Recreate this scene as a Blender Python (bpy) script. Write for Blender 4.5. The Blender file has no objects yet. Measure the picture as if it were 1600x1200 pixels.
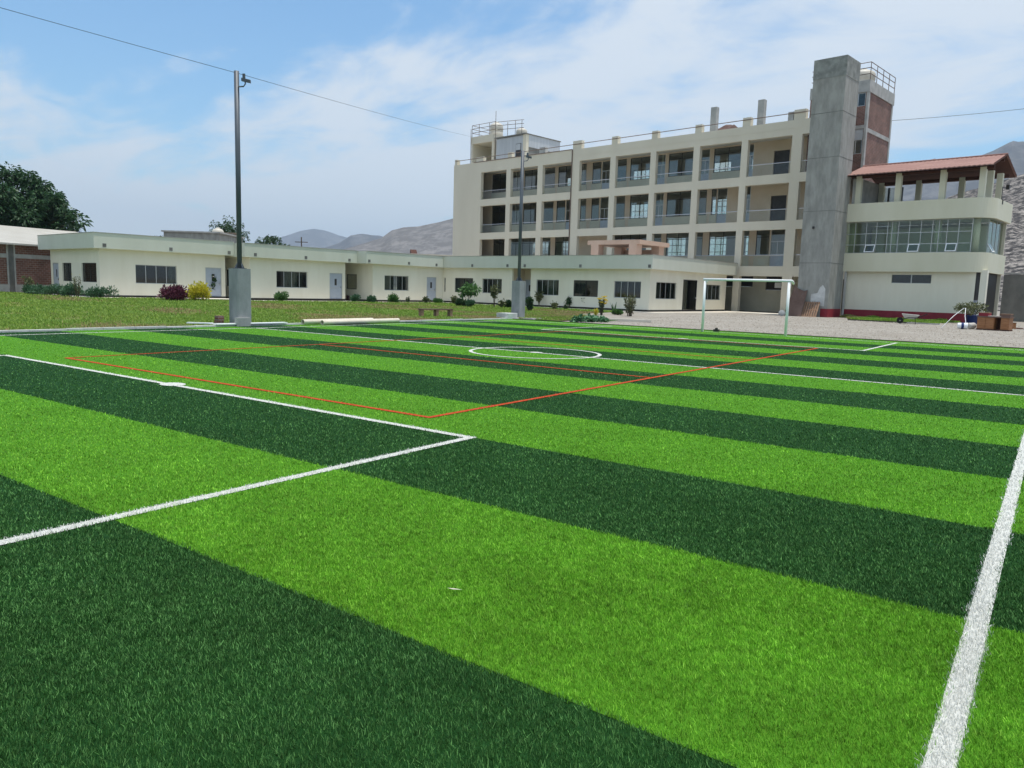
import bpy, math, random
import numpy as np
from mathutils import Vector, Matrix, noise as mnoise

R = math.radians
scene = bpy.context.scene
COL = scene.collection
random.seed(7)
rng = np.random.default_rng(7)

# ------------------------------------------------------------------ camera
F_PX = 1181.84                     # focal length in pixels of the 1600 px wide photograph
PITCH, ROLL, YAW = 0.1255, 0.0290, 0.6237
CAM = np.array([10.7806, -15.728, 1.5828])
_fw = np.array([-math.sin(YAW)*math.cos(PITCH), math.cos(YAW)*math.cos(PITCH), -math.sin(PITCH)])
_r = np.array([math.cos(YAW), math.sin(YAW), 0.0])
_u = np.cross(_r, _fw)
_r2 = _r*math.cos(ROLL) + _u*math.sin(ROLL)
_u2 = -_r*math.sin(ROLL) + _u*math.cos(ROLL)
cam_d = bpy.data.cameras.new('camera')
cam = bpy.data.objects.new('camera', cam_d)
COL.objects.link(cam)
M = Matrix(((_r2[0], _u2[0], -_fw[0], CAM[0]), (_r2[1], _u2[1], -_fw[1], CAM[1]),
            (_r2[2], _u2[2], -_fw[2], CAM[2]), (0, 0, 0, 1)))
cam.matrix_world = M
cam_d.sensor_width = 36.0
cam_d.lens = 36.0*F_PX/1600.0
cam_d.clip_start = 0.05
cam_d.clip_end = 40000
scene.camera = cam

# ------------------------------------------------------------------ world, sun, exposure
SUN_EL, SUN_AZ = R(82), R(72)       # azimuth clockwise from +Y
SKY_STRENGTH, SUN_STRENGTH, EXPOSURE = 0.135, 3.3, 0.42
world = bpy.data.worlds.new('World'); scene.world = world
world.use_nodes = True
wn = world.node_tree; wn.nodes.clear()
def wnode(t, **k):
    n = wn.nodes.new(t)
    for a, b in k.items(): setattr(n, a, b)
    return n
w_out = wnode('ShaderNodeOutputWorld'); w_bg = wnode('ShaderNodeBackground')
w_bg.inputs['Strength'].default_value = SKY_STRENGTH
w_sky = wnode('ShaderNodeTexSky', sky_type='NISHITA', sun_disc=False)
w_sky.sun_elevation = SUN_EL; w_sky.sun_rotation = SUN_AZ
w_sky.air_density = 1.15; w_sky.dust_density = .5; w_sky.ozone_density = 1.2; w_sky.altitude = 100
# thin high cloud, spread over the whole dome: direction projected on a flat cloud deck
w_tc = wnode('ShaderNodeTexCoord'); w_sep = wnode('ShaderNodeSeparateXYZ')
wn.links.new(w_tc.outputs['Generated'], w_sep.inputs[0])
def wmath(op, a, b=None):
    n = wnode('ShaderNodeMath', operation=op)
    for i, v in enumerate((a, b)):
        if v is None: continue
        if isinstance(v, (int, float)): n.inputs[i].default_value = v
        else: wn.links.new(v, n.inputs[i])
    return n.outputs[0]
w_den = wmath('ADD', wmath('MAXIMUM', w_sep.outputs[2], 0.0), 0.16)
w_cx = wmath('DIVIDE', w_sep.outputs[0], w_den); w_cy = wmath('DIVIDE', w_sep.outputs[1], w_den)
w_cmb = wnode('ShaderNodeCombineXYZ')
wn.links.new(w_cx, w_cmb.inputs[0]); wn.links.new(w_cy, w_cmb.inputs[1])
w_map = wnode('ShaderNodeMapping'); w_map.inputs['Location'].default_value = (9.093, -9.661, 0)
w_map.inputs['Rotation'].default_value = (0, 0, 1.1); w_map.inputs['Scale'].default_value = (0.75, 1.15, 1)
wn.links.new(w_cmb.outputs[0], w_map.inputs[0])
w_n1 = wnode('ShaderNodeTexNoise'); w_n1.inputs['Scale'].default_value = 0.62
w_n1.inputs['Detail'].default_value = 12; w_n1.inputs['Roughness'].default_value = 0.56; w_n1.inputs['Distortion'].default_value = 0.5
wn.links.new(w_map.outputs[0], w_n1.inputs['Vector'])
w_ramp = wnode('ShaderNodeValToRGB')
w_ramp.color_ramp.interpolation = 'EASE'
w_ramp.color_ramp.elements[0].position = 0.42; w_ramp.color_ramp.elements[0].color = (0.0, 0.0, 0.0, 1)
w_ramp.color_ramp.elements[1].position = 0.59; w_ramp.color_ramp.elements[1].color = (0.88, 0.88, 0.88, 1)
w_n2 = wnode('ShaderNodeTexNoise'); w_n2.inputs['Scale'].default_value = 2.6
w_n2.inputs['Detail'].default_value = 10; w_n2.inputs['Roughness'].default_value = 0.6; w_n2.inputs['Distortion'].default_value = 1.2
wn.links.new(w_map.outputs[0], w_n2.inputs['Vector'])
w_sum = wmath('ADD', w_n1.outputs[0], wmath('MULTIPLY', wmath('SUBTRACT', w_n2.outputs[0], 0.5), 0.30))
wn.links.new(w_sum, w_ramp.inputs[0])
w_mix = wnode('ShaderNodeMix', data_type='RGBA')
wn.links.new(w_ramp.outputs[0], w_mix.inputs['Factor'])
w_tint = wnode('ShaderNodeMix', data_type='RGBA', blend_type='MULTIPLY')
w_tint.inputs['Factor'].default_value = 1; w_tint.inputs['B'].default_value = (.60, .84, .95, 1)
wn.links.new(w_sky.outputs[0], w_tint.inputs['A'])
wn.links.new(w_tint.outputs['Result'], w_mix.inputs['A'])
w_mix.inputs['B'].default_value = (4.5, 4.85, 5.2, 1)
wn.links.new(w_mix.outputs['Result'], w_bg.inputs['Color'])
wn.links.new(w_bg.outputs[0], w_out.inputs['Surface'])

sun_d = bpy.data.lights.new('sun', 'SUN'); sun_d.energy = SUN_STRENGTH; sun_d.angle = R(0.7)
sun_d.color = (1.0, 0.955, 0.89)
sun = bpy.data.objects.new('sun', sun_d); COL.objects.link(sun)
_sd = Vector((math.sin(SUN_AZ)*math.cos(SUN_EL), math.cos(SUN_AZ)*math.cos(SUN_EL), math.sin(SUN_EL)))
sun.rotation_euler = _sd.to_track_quat('Z', 'Y').to_euler()
sun.location = _sd*60

vs = scene.view_settings
vs.view_transform = 'Standard'; vs.look = 'None'; vs.exposure = EXPOSURE; vs.gamma = 1.0
vs.use_curve_mapping = False

# ------------------------------------------------------------------ pixel helpers (measuring only)
def ray(x, y):
    return _r2*((x-800)/F_PX) - _u2*((y-600)/F_PX) + _fw
def at_ground(x, y, z=0.0):
    d = ray(x, y); t = (z-CAM[2])/d[2]
    return CAM + d*t
def gz(x, y):
    """height of the ground: level at the pitch, rising a little towards the buildings"""
    t = max((y-17.5)/19.0, (-13.2-x)/20.0, (x-17)/20.0, (-22-y)/20, 0.0)
    t = min(t, 1.0)
    a = min(max((-26-x)/10, 0), 1); b = min(max((17-y)/7, 0), 1)
    return 0.17*t*t*(3-2*t)+.11*a*a*(3-2*a)*b*b*(3-2*b)
def spot(x, y):
    z = 0.0
    for _ in range(12):
        P = at_ground(x, y, z); z = gz(P[0], P[1])
    return float(P[0]), float(P[1]), float(z)

# ------------------------------------------------------------------ mesh collector
class MB:
    def __init__(s): s.v = []; s.f = []
    def add(s, vs_, fs):
        o = len(s.v); s.v += [tuple(q) for q in vs_]; s.f += [tuple(i+o for i in f) for f in fs]; return s
    def box(s, x0, x1, y0, y1, z0, z1):
        v = [(x0,y0,z0),(x1,y0,z0),(x1,y1,z0),(x0,y1,z0),(x0,y0,z1),(x1,y0,z1),(x1,y1,z1),(x0,y1,z1)]
        return s.add(v, [(0,3,2,1),(4,5,6,7),(0,1,5,4),(1,2,6,5),(2,3,7,6),(3,0,4,7)])
    def obox(s, c, a, b, cc):
        c = Vector(c); a = Vector(a); b = Vector(b); cc = Vector(cc)
        v = [c+i*a+j*b+k*cc for k in (-1,1) for i, j in ((-1,-1),(1,-1),(1,1),(-1,1))]
        return s.add(v, [(0,3,2,1),(4,5,6,7),(0,1,5,4),(1,2,6,5),(2,3,7,6),(3,0,4,7)])
    def prism(s, poly, z0, z1):
        n = len(poly)
        v = [(x,y,z0) for x,y in poly]+[(x,y,z1) for x,y in poly]
        return s.add(v, [tuple(range(n-1,-1,-1)), tuple(range(n,2*n))]+[(i,(i+1)%n,n+(i+1)%n,n+i) for i in range(n)])
    def tube(s, pts, r, n=8, r1=None):
        pts = [Vector(q) for q in pts]; m = len(pts); vv = []; ff = []
        up = Vector((0,0,1))
        for i, q in enumerate(pts):
            t = (pts[min(i+1,m-1)]-pts[max(i-1,0)]).normalized()
            a = t.cross(up if abs(t.z) < .95 else Vector((1,0,0))).normalized(); b = t.cross(a)
            rr = r if r1 is None else r+(r1-r)*i/max(1,m-1)
            vv += [q+(a*math.cos(2*math.pi*k/n)+b*math.sin(2*math.pi*k/n))*rr for k in range(n)]
        for i in range(m-1):
            for k in range(n):
                ff.append((i*n+k, i*n+(k+1)%n, (i+1)*n+(k+1)%n, (i+1)*n+k))
        ff.append(tuple(range(n-1,-1,-1))); ff.append(tuple(range((m-1)*n, m*n)))
        return s.add(vv, ff)
    def lathe(s, prof, c=(0,0,0), n=16):
        vv = []; ff = []; m = len(prof)
        for r, z in prof:
            vv += [(c[0]+r*math.cos(2*math.pi*k/n), c[1]+r*math.sin(2*math.pi*k/n), c[2]+z) for k in range(n)]
        for i in range(m-1):
            for k in range(n):
                ff.append((i*n+k, i*n+(k+1)%n, (i+1)*n+(k+1)%n, (i+1)*n+k))
        ff.append(tuple(range(n-1,-1,-1))); ff.append(tuple(range((m-1)*n, m*n)))
        return s.add(vv, ff)
    def wall(s, axis, w0, w1, u0, u1, z0, z1, holes=()):
        """wall panel along axis ('x' or 'y') of thickness w0..w1 with rectangular holes (u0,u1,z0,z1)"""
        us = sorted({u0, u1, *[h[0] for h in holes], *[h[1] for h in holes]})
        zs = sorted({z0, z1, *[h[2] for h in holes], *[h[3] for h in holes]})
        us = [q for q in us if u0 <= q <= u1]; zs = [q for q in zs if z0 <= q <= z1]
        def hole(i, j):
            if i < 0 or j < 0 or i >= len(us)-1 or j >= len(zs)-1: return True
            cu = (us[i]+us[i+1])/2; cz = (zs[j]+zs[j+1])/2
            return any(h[0] < cu < h[1] and h[2] < cz < h[3] for h in holes)
        def P(u, w, z): return (u, w, z) if axis == 'x' else (w, u, z)
        def q(a, b, c, d): s.add([a,b,c,d], [(0,1,2,3)])
        for i in range(len(us)-1):
            for j in range(len(zs)-1):
                if hole(i, j): continue
                a, b, c, d = us[i], us[i+1], zs[j], zs[j+1]
                q(P(a,w0,c),P(b,w0,c),P(b,w0,d),P(a,w0,d)); q(P(b,w1,c),P(a,w1,c),P(a,w1,d),P(b,w1,d))
                if hole(i-1,j): q(P(a,w1,c),P(a,w0,c),P(a,w0,d),P(a,w1,d))
                if hole(i+1,j): q(P(b,w0,c),P(b,w1,c),P(b,w1,d),P(b,w0,d))
                if hole(i,j-1): q(P(a,w1,c),P(b,w1,c),P(b,w0,c),P(a,w0,c))
                if hole(i,j+1): q(P(a,w0,d),P(b,w0,d),P(b,w1,d),P(a,w1,d))
        return s
    def mesh(s, name, mat, smooth=False):
        me = bpy.data.meshes.new(name); me.from_pydata(s.v, [], s.f); me.update()
        if mat: me.materials.append(mat)
        if smooth: me.polygons.foreach_set('use_smooth', [True]*len(me.polygons))
        return me
    def build(s, name, mat, parent=None, smooth=False):
        o = bpy.data.objects.new(name, s.mesh(name, mat, smooth)); COL.objects.link(o)
        if parent: o.parent = parent
        return o
def B(*a): return MB().box(*a)

def tag(o, label=None, cat=None, group=None, kind=None):
    if label: o['label'] = label
    if cat: o['category'] = cat
    if group: o['group'] = group
    if kind: o['kind'] = kind
    return o
def thing(name, label, cat, loc=(0,0,0), rz=0, group=None):
    o = bpy.data.objects.new(name, None); COL.objects.link(o); o.empty_display_size = .2
    o.location = loc; o.rotation_euler = (0,0,rz)
    return tag(o, label, cat, group)
def copy_tree(o, parent=None):
    c = o.copy(); COL.objects.link(c); c.parent = parent
    for ch in o.children: copy_tree(ch, c)
    return c

# ------------------------------------------------------------------ materials
def nt(name):
    m = bpy.data.materials.new(name); m.use_nodes = True
    t = m.node_tree; b = t.nodes['Principled BSDF']
    return m, t, b
def L(t, a, b): t.links.new(a, b)
def mat(name, c1, c2=None, scale=1.5, rough=.85, bump=0.0, bscale=None, detail=6, metal=0, spec=.3, streak=None, lo=.35, hi=.68):
    m, t, b = nt(name)
    b.inputs['Roughness'].default_value = rough; b.inputs['Metallic'].default_value = metal
    b.inputs['Specular IOR Level'].default_value = spec
    b.inputs['Base Color'].default_value = (*c1, 1)
    if c2 is not None or bump:
        g = t.nodes.new('ShaderNodeNewGeometry'); mp = t.nodes.new('ShaderNodeMapping')
        L(t, g.outputs['Position'], mp.inputs[0])
        if streak: mp.inputs['Scale'].default_value = streak
    if c2 is not None:
        n = t.nodes.new('ShaderNodeTexNoise'); n.inputs['Scale'].default_value = scale
        n.inputs['Detail'].default_value = detail; n.inputs['Roughness'].default_value = .62
        L(t, mp.outputs[0], n.inputs['Vector'])
        r = t.nodes.new('ShaderNodeValToRGB')
        r.color_ramp.elements[0].position = lo; r.color_ramp.elements[0].color = (*c1, 1)
        r.color_ramp.elements[1].position = hi; r.color_ramp.elements[1].color = (*c2, 1)
        L(t, n.outputs[0], r.inputs[0]); L(t, r.outputs[0], b.inputs['Base Color'])
    if bump:
        n2 = t.nodes.new('ShaderNodeTexNoise'); n2.inputs['Scale'].default_value = bscale or scale*8
        n2.inputs['Detail'].default_value = 5
        L(t, g.outputs['Position'], n2.inputs['Vector'])
        bp = t.nodes.new('ShaderNodeBump'); bp.inputs['Strength'].default_value = bump; bp.inputs['Distance'].default_value = .02
        L(t, n2.outputs[0], bp.inputs['Height']); L(t, bp.outputs[0], b.inputs['Normal'])
    return m
def glass(name, tint=(.8,.86,.82), gloss=.12):
    m, t, b = nt(name); t.nodes.remove(b)
    tr = t.nodes.new('ShaderNodeBsdfTransparent'); tr.inputs[0].default_value = (*tint, 1)
    gl = t.nodes.new('ShaderNodeBsdfGlossy'); gl.inputs['Roughness'].default_value = .03
    fr = t.nodes.new('ShaderNodeLayerWeight'); fr.inputs[0].default_value = .5      # facing term, the same on both sides of a pane
    pw_ = t.nodes.new('ShaderNodeMath'); pw_.operation = 'POWER'; pw_.inputs[1].default_value = 5; L(t, fr.outputs['Facing'], pw_.inputs[0])
    mx = t.nodes.new('ShaderNodeMath'); mx.operation = 'MULTIPLY_ADD'; mx.inputs[1].default_value = 1-gloss; mx.inputs[2].default_value = gloss
    L(t, pw_.outputs[0], mx.inputs[0])
    ms = t.nodes.new('ShaderNodeMixShader'); L(t, mx.outputs[0], ms.inputs[0])
    L(t, tr.outputs[0], ms.inputs[1]); L(t, gl.outputs[0], ms.inputs[2])
    L(t, ms.outputs[0], t.nodes['Material Output'].inputs[0])
    return m
def leafmat(name, c1, c2, rough=.55, trans=.25, spec=.35, mottle=0, bias=1.0):
    """per-leaf colour spread between c1 and c2, with light coming through"""
    m, t, b = nt(name)
    g = t.nodes.new('ShaderNodeNewGeometry')
    r = t.nodes.new('ShaderNodeMix'); r.data_type = 'RGBA'
    r.inputs['A'].default_value = (*c1, 1); r.inputs['B'].default_value = (*c2, 1)
    pb_ = t.nodes.new('ShaderNodeMath'); pb_.operation = 'POWER'; pb_.inputs[1].default_value = bias
    L(t, g.outputs['Random Per Island'], pb_.inputs[0]); L(t, pb_.outputs[0], r.inputs['Factor'])
    res = r.outputs['Result']
    if mottle:
        nz = t.nodes.new('ShaderNodeTexNoise'); nz.inputs['Scale'].default_value = mottle; nz.inputs['Detail'].default_value = 7; nz.inputs['Roughness'].default_value = .7
        L(t, g.outputs['Position'], nz.inputs['Vector'])
        mr = t.nodes.new('ShaderNodeMapRange'); mr.inputs['From Min'].default_value = .3; mr.inputs['From Max'].default_value = .7
        mr.inputs['To Min'].default_value = .66; mr.inputs['To Max'].default_value = 1.25; L(t, nz.outputs[0], mr.inputs['Value'])
        mu = t.nodes.new('ShaderNodeMix'); mu.data_type = 'RGBA'; mu.blend_type = 'MULTIPLY'; mu.inputs['Factor'].default_value = 1
        L(t, res, mu.inputs['A']); L(t, mr.outputs[0], mu.inputs['B']); res = mu.outputs['Result']
        nz2 = t.nodes.new('ShaderNodeTexNoise'); nz2.inputs['Scale'].default_value = mottle*17; nz2.inputs['Detail'].default_value = 3
        L(t, g.outputs['Position'], nz2.inputs['Vector'])
        mr2 = t.nodes.new('ShaderNodeMapRange'); mr2.inputs['From Min'].default_value = .32; mr2.inputs['From Max'].default_value = .68
        mr2.inputs['To Min'].default_value = .74; mr2.inputs['To Max'].default_value = 1.28; L(t, nz2.outputs[0], mr2.inputs['Value'])
        mu2 = t.nodes.new('ShaderNodeMix'); mu2.data_type = 'RGBA'; mu2.blend_type = 'MULTIPLY'; mu2.inputs['Factor'].default_value = 1
        L(t, res, mu2.inputs['A']); L(t, mr2.outputs[0], mu2.inputs['B']); res = mu2.outputs['Result']
    L(t, res, b.inputs['Base Color'])
    b.inputs['Roughness'].default_value = rough; b.inputs['Specular IOR Level'].default_value = spec
    tl = t.nodes.new('ShaderNodeBsdfTranslucent'); L(t, res, tl.inputs[0])
    ms = t.nodes.new('ShaderNodeMixShader'); ms.inputs[0].default_value = trans
    L(t, b.outputs[0], ms.inputs[1]); L(t, tl.outputs[0], ms.inputs[2])
    L(t, ms.outputs[0], t.nodes['Material Output'].inputs[0])
    return m
def brickmat(name, c1, c2, mortar, bw=.26, bh=.10):
    m, t, b = nt(name); b.inputs['Roughness'].default_value = .9
    tc = t.nodes.new('ShaderNodeTexCoord'); s = t.nodes.new('ShaderNodeSeparateXYZ'); L(t, tc.outputs['Object'], s.inputs[0])
    sn = t.nodes.new('ShaderNodeSeparateXYZ'); L(t, tc.outputs['Normal'], sn.inputs[0])
    ab = t.nodes.new('ShaderNodeMath'); ab.operation = 'ABSOLUTE'; L(t, sn.outputs[0], ab.inputs[0])
    gt = t.nodes.new('ShaderNodeMath'); gt.operation = 'GREATER_THAN'; gt.inputs[1].default_value = .5; L(t, ab.outputs[0], gt.inputs[0])
    mx = t.nodes.new('ShaderNodeMix'); L(t, gt.outputs[0], mx.inputs['Factor']); L(t, s.outputs[0], mx.inputs['A']); L(t, s.outputs[1], mx.inputs['B'])
    cm = t.nodes.new('ShaderNodeCombineXYZ'); L(t, mx.outputs['Result'], cm.inputs[0]); L(t, s.outputs[2], cm.inputs[1])
    br = t.nodes.new('ShaderNodeTexBrick'); br.inputs['Color1'].default_value = (*c1,1); br.inputs['Color2'].default_value = (*c2,1)
    br.inputs['Mortar'].default_value = (*mortar,1); br.inputs['Scale'].default_value = 1; br.inputs['Mortar Size'].default_value = .013
    br.inputs['Brick Width'].default_value = bw; br.inputs['Row Height'].default_value = bh; br.inputs['Bias'].default_value = -.2
    L(t, cm.outputs[0], br.inputs['Vector'])
    n = t.nodes.new('ShaderNodeTexNoise'); n.inputs['Scale'].default_value = .9; n.inputs['Detail'].default_value = 6
    L(t, tc.outputs['Object'], n.inputs['Vector'])
    rr = t.nodes.new('ShaderNodeMapRange'); rr.inputs['From Min'].default_value = .3; rr.inputs['From Max'].default_value = .7
    rr.inputs['To Min'].default_value = .7; rr.inputs['To Max'].default_value = 1.2
    L(t, n.outputs[0], rr.inputs['Value'])
    mu = t.nodes.new('ShaderNodeMix'); mu.data_type = 'RGBA'; mu.blend_type = 'MULTIPLY'; mu.inputs['Factor'].default_value = 1
    L(t, br.outputs[0], mu.inputs['A']); L(t, rr.outputs[0], mu.inputs['B']); L(t, mu.outputs['Result'], b.inputs['Base Color'])
    bp = t.nodes.new('ShaderNodeBump'); bp.inputs['Strength'].default_value = .6; bp.inputs['Distance'].default_value = .01; bp.invert = True
    L(t, br.outputs['Fac'], bp.inputs['Height']); L(t, bp.outputs[0], b.inputs['Normal'])
    return m

CREAM = mat('cream_paint', (.61,.56,.445), (.67,.62,.50), scale=.35, rough=.8, streak=(1,1,.35))
CREAM_LOW = mat('pale_cream_paint', (.74,.70,.57), (.80,.765,.64), scale=1.1, rough=.8, streak=(1,1,.22))
SAGE = mat('sage_fascia_paint', (.59,.60,.50), (.66,.67,.57), scale=.5, rough=.8, streak=(1,1,.3))
OLIVE = mat('pale_olive_paint', (.62,.60,.45), (.69,.67,.53), scale=.4, rough=.75, streak=(1,1,.25))
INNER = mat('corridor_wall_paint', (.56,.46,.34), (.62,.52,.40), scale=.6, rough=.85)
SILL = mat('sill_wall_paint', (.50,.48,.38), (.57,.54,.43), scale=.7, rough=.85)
SLAB = mat('slab_paint', (.62,.60,.54), (.68,.66,.6), scale=.5, rough=.9)
ROOMW = mat('room_wall_paint', (.60,.58,.52), rough=.9)
CONC = mat('raw_concrete', (.255,.252,.228), (.375,.37,.335), scale=1.6, rough=.92, bump=.35, bscale=14, streak=(1.6,1.6,.5), lo=.34, hi=.66, detail=10)
CONC2 = mat('pale_concrete', (.34,.34,.32), (.48,.47,.44), scale=1.6, rough=.9, bump=.3, bscale=30)
BASEC = mat('pole_base_concrete', (.22,.235,.235), (.33,.34,.335), scale=2.2, rough=.9, bump=.3, bscale=25, streak=(1,1,.5))
CONC_DK = mat('dark_concrete_wall', (.13,.13,.12), (.24,.235,.215), scale=.7, rough=.93, bump=.3, bscale=12, streak=(1,1,.6))
PALECON = mat('pale_pavement', (.58,.53,.44), (.68,.63,.54), scale=1.2, rough=.9)
PLASTER = mat('white_plaster_patch', (.66,.66,.64), (.5,.5,.48), scale=3, rough=.9)
RED = mat('maroon_plinth_paint', (.22,.018,.03), (.29,.03,.045), scale=1.2, rough=.55)
DARKP = mat('black_plinth_paint', (.018,.016,.016), (.04,.035,.03), scale=2, rough=.7)
PEACH = mat('peach_paint', (.60,.40,.295), (.67,.47,.36), scale=.8, rough=.8)
TILE = mat('clay_roof', (.25,.135,.11), (.33,.19,.155), scale=1.6, rough=.8, streak=(.4,1,1))
DARKWOOD = mat('dark_timber', (.06,.022,.014), (.10,.04,.025), scale=4, rough=.8, streak=(1,6,6))
BRICK = brickmat('brick_wall', (.21,.085,.06), (.13,.055,.04), (.27,.23,.20))
BRICK_L = brickmat('warehouse_brick_wall', (.22,.10,.072), (.14,.062,.045), (.30,.25,.21), bw=.34, bh=.15)
WHITE = mat('white_paint', (.84,.85,.85), rough=.6, spec=.2)
WHITE_R = mat('white_roof_sheet', (.38,.36,.31), (.45,.43,.38), scale=.5, rough=.7)
METALP = mat('grey_metal_panel', (.40,.42,.44), (.48,.50,.52), scale=.9, rough=.5, streak=(4,4,.3))
STEEL = mat('painted_steel_pole', (.055,.068,.082), (.085,.10,.118), scale=2, rough=.5, metal=0, spec=.5, streak=(1,1,.4))
RAIL = mat('steel_rail', (.55,.56,.57), rough=.3, metal=.8)
RUSTY = mat('rusty_rail', (.12,.085,.07), (.2,.15,.12), scale=6, rough=.7)
FRAME_D = mat('dark_window_frame', (.045,.045,.043), rough=.5)
FRAME_L = mat('aluminium_frame', (.50,.51,.50), rough=.4, metal=.5)
DOORP = mat('grey_blue_door_paint', (.36,.40,.46), (.42,.46,.52), scale=2, rough=.5)
DOOR_DK = mat('dark_door', (.03,.028,.027), (.05,.045,.04), scale=3, rough=.5)
CURT = mat('grey_curtain', (.13,.135,.12), (.23,.23,.2), scale=5, rough=.9, streak=(4,4,.15))
CURT_L = mat('pale_curtain', (.32,.33,.28), (.44,.45,.38), scale=5, rough=.9, streak=(4,4,.15))
GLASS_D = glass('dark_window_glass', (.55,.60,.58), .07)
GLASS_C = glass('corridor_glass', (.84,.87,.84), .10)
GLASS_B = glass('balustrade_glass', (.95,.96,.945), .025)
GLASS_G = glass('green_tint_glass', (.76,.83,.77), .06)
TANK = mat('beige_water_tank', (.52,.48,.40), (.6,.56,.48), scale=3, rough=.5)
TURF_L = mat('light_turf_backing', (.055,.18,.010), (.085,.25,.016), scale=18, rough=.9, bump=.6, bscale=130, spec=.1)
TURF_D = mat('dark_turf_backing', (.008,.040,.008), (.013,.060,.013), scale=18, rough=.9, bump=.6, bscale=130, spec=.1)
TURF_W = mat('white_turf_backing', (.50,.51,.46), (.62,.62,.57), scale=24, rough=.9, bump=.5, bscale=130, spec=.1)
TURF_R = mat('red_turf_backing', (.42,.055,.018), (.52,.08,.028), scale=24, rough=.9, bump=.5, bscale=130, spec=.1)
BL_L = leafmat('light_turf_fibre', (.075,.225,.008), (.32,.66,.06), rough=.55, trans=.28, spec=.2, mottle=1.1, bias=1.4)
BL_D = leafmat('dark_turf_fibre', (.013,.064,.008), (.17,.39,.11), rough=.6, trans=.2, spec=.15, mottle=1.1, bias=2.8)  # rare pale fibres paint in the glints on the dark turf
BL_W = leafmat('white_turf_fibre', (.55,.55,.50), (.78,.77,.72), rough=.6, trans=.15)
BL_R = leafmat('red_turf_fibre', (.40,.045,.014), (.60,.09,.03), rough=.6, trans=.15)
LAWN_B = leafmat('lawn_blade', (.10,.20,.02), (.25,.36,.045), rough=.6, trans=.25)
LAWN_DRY = leafmat('dry_lawn_blade', (.24,.20,.07), (.32,.25,.11), rough=.7, trans=.2)
LEAF_BAM = leafmat('bamboo_leaf', (.018,.055,.022), (.055,.125,.045), rough=.5, trans=.25)
LEAF_G = leafmat('green_leaf', (.035,.10,.025), (.10,.22,.05), trans=.3)
LEAF_BL = leafmat('blue_green_leaf', (.035,.10,.045), (.09,.18,.09), trans=.2)
LEAF_DK = leafmat('dark_green_leaf', (.015,.045,.015), (.045,.10,.03), trans=.2)
LEAF_P = leafmat('purple_leaf', (.06,.012,.025), (.17,.04,.07), trans=.2)
LEAF_Y = leafmat('yellow_leaf', (.38,.36,.03), (.66,.58,.05), trans=.3)
LEAF_O = leafmat('olive_leaf', (.07,.09,.035), (.16,.17,.07), trans=.25)
PETAL_Y = mat('yellow_petal', (.75,.60,.05), rough=.7)
PETAL_W = mat('white_petal', (.8,.78,.75), rough=.7)
BARK = mat('bark', (.07,.05,.035), (.13,.10,.07), scale=6, rough=.9)
PVC = mat('beige_tube', (.60,.54,.42), (.70,.64,.52), scale=3, rough=.5)
WOOD = mat('varnished_wood', (.27,.115,.045), (.38,.18,.08), scale=3, rough=.5, streak=(1,1,7))
WOODP = mat('weathered_wood', (.24,.14,.085), (.36,.23,.15), scale=5, rough=.85, streak=(1,1,3))
PLY = mat('brown_board', (.14,.085,.065), (.20,.13,.10), scale=2, rough=.8)
BLACKR = mat('black_rubber', (.015,.015,.015), rough=.7)
BLUEP = mat('blue_plastic', (.012,.03,.13), rough=.4)
GREYP = mat('galvanised_tray', (.42,.41,.38), (.5,.48,.44), scale=6, rough=.6)
BROWN_H = mat('brown_heap', (.10,.06,.05), (.17,.11,.09), scale=3, rough=.95, bump=.5)
MUD = mat('adobe', (.26,.21,.17), (.34,.28,.23), scale=1, rough=.95)
KERB = mat('kerb_concrete', (.52,.51,.48), (.68,.67,.63), scale=2.5, rough=.9, bump=.2)
EDGE = mat('dark_edging', (.05,.045,.035), (.09,.08,.06), scale=3, rough=.9)

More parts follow.
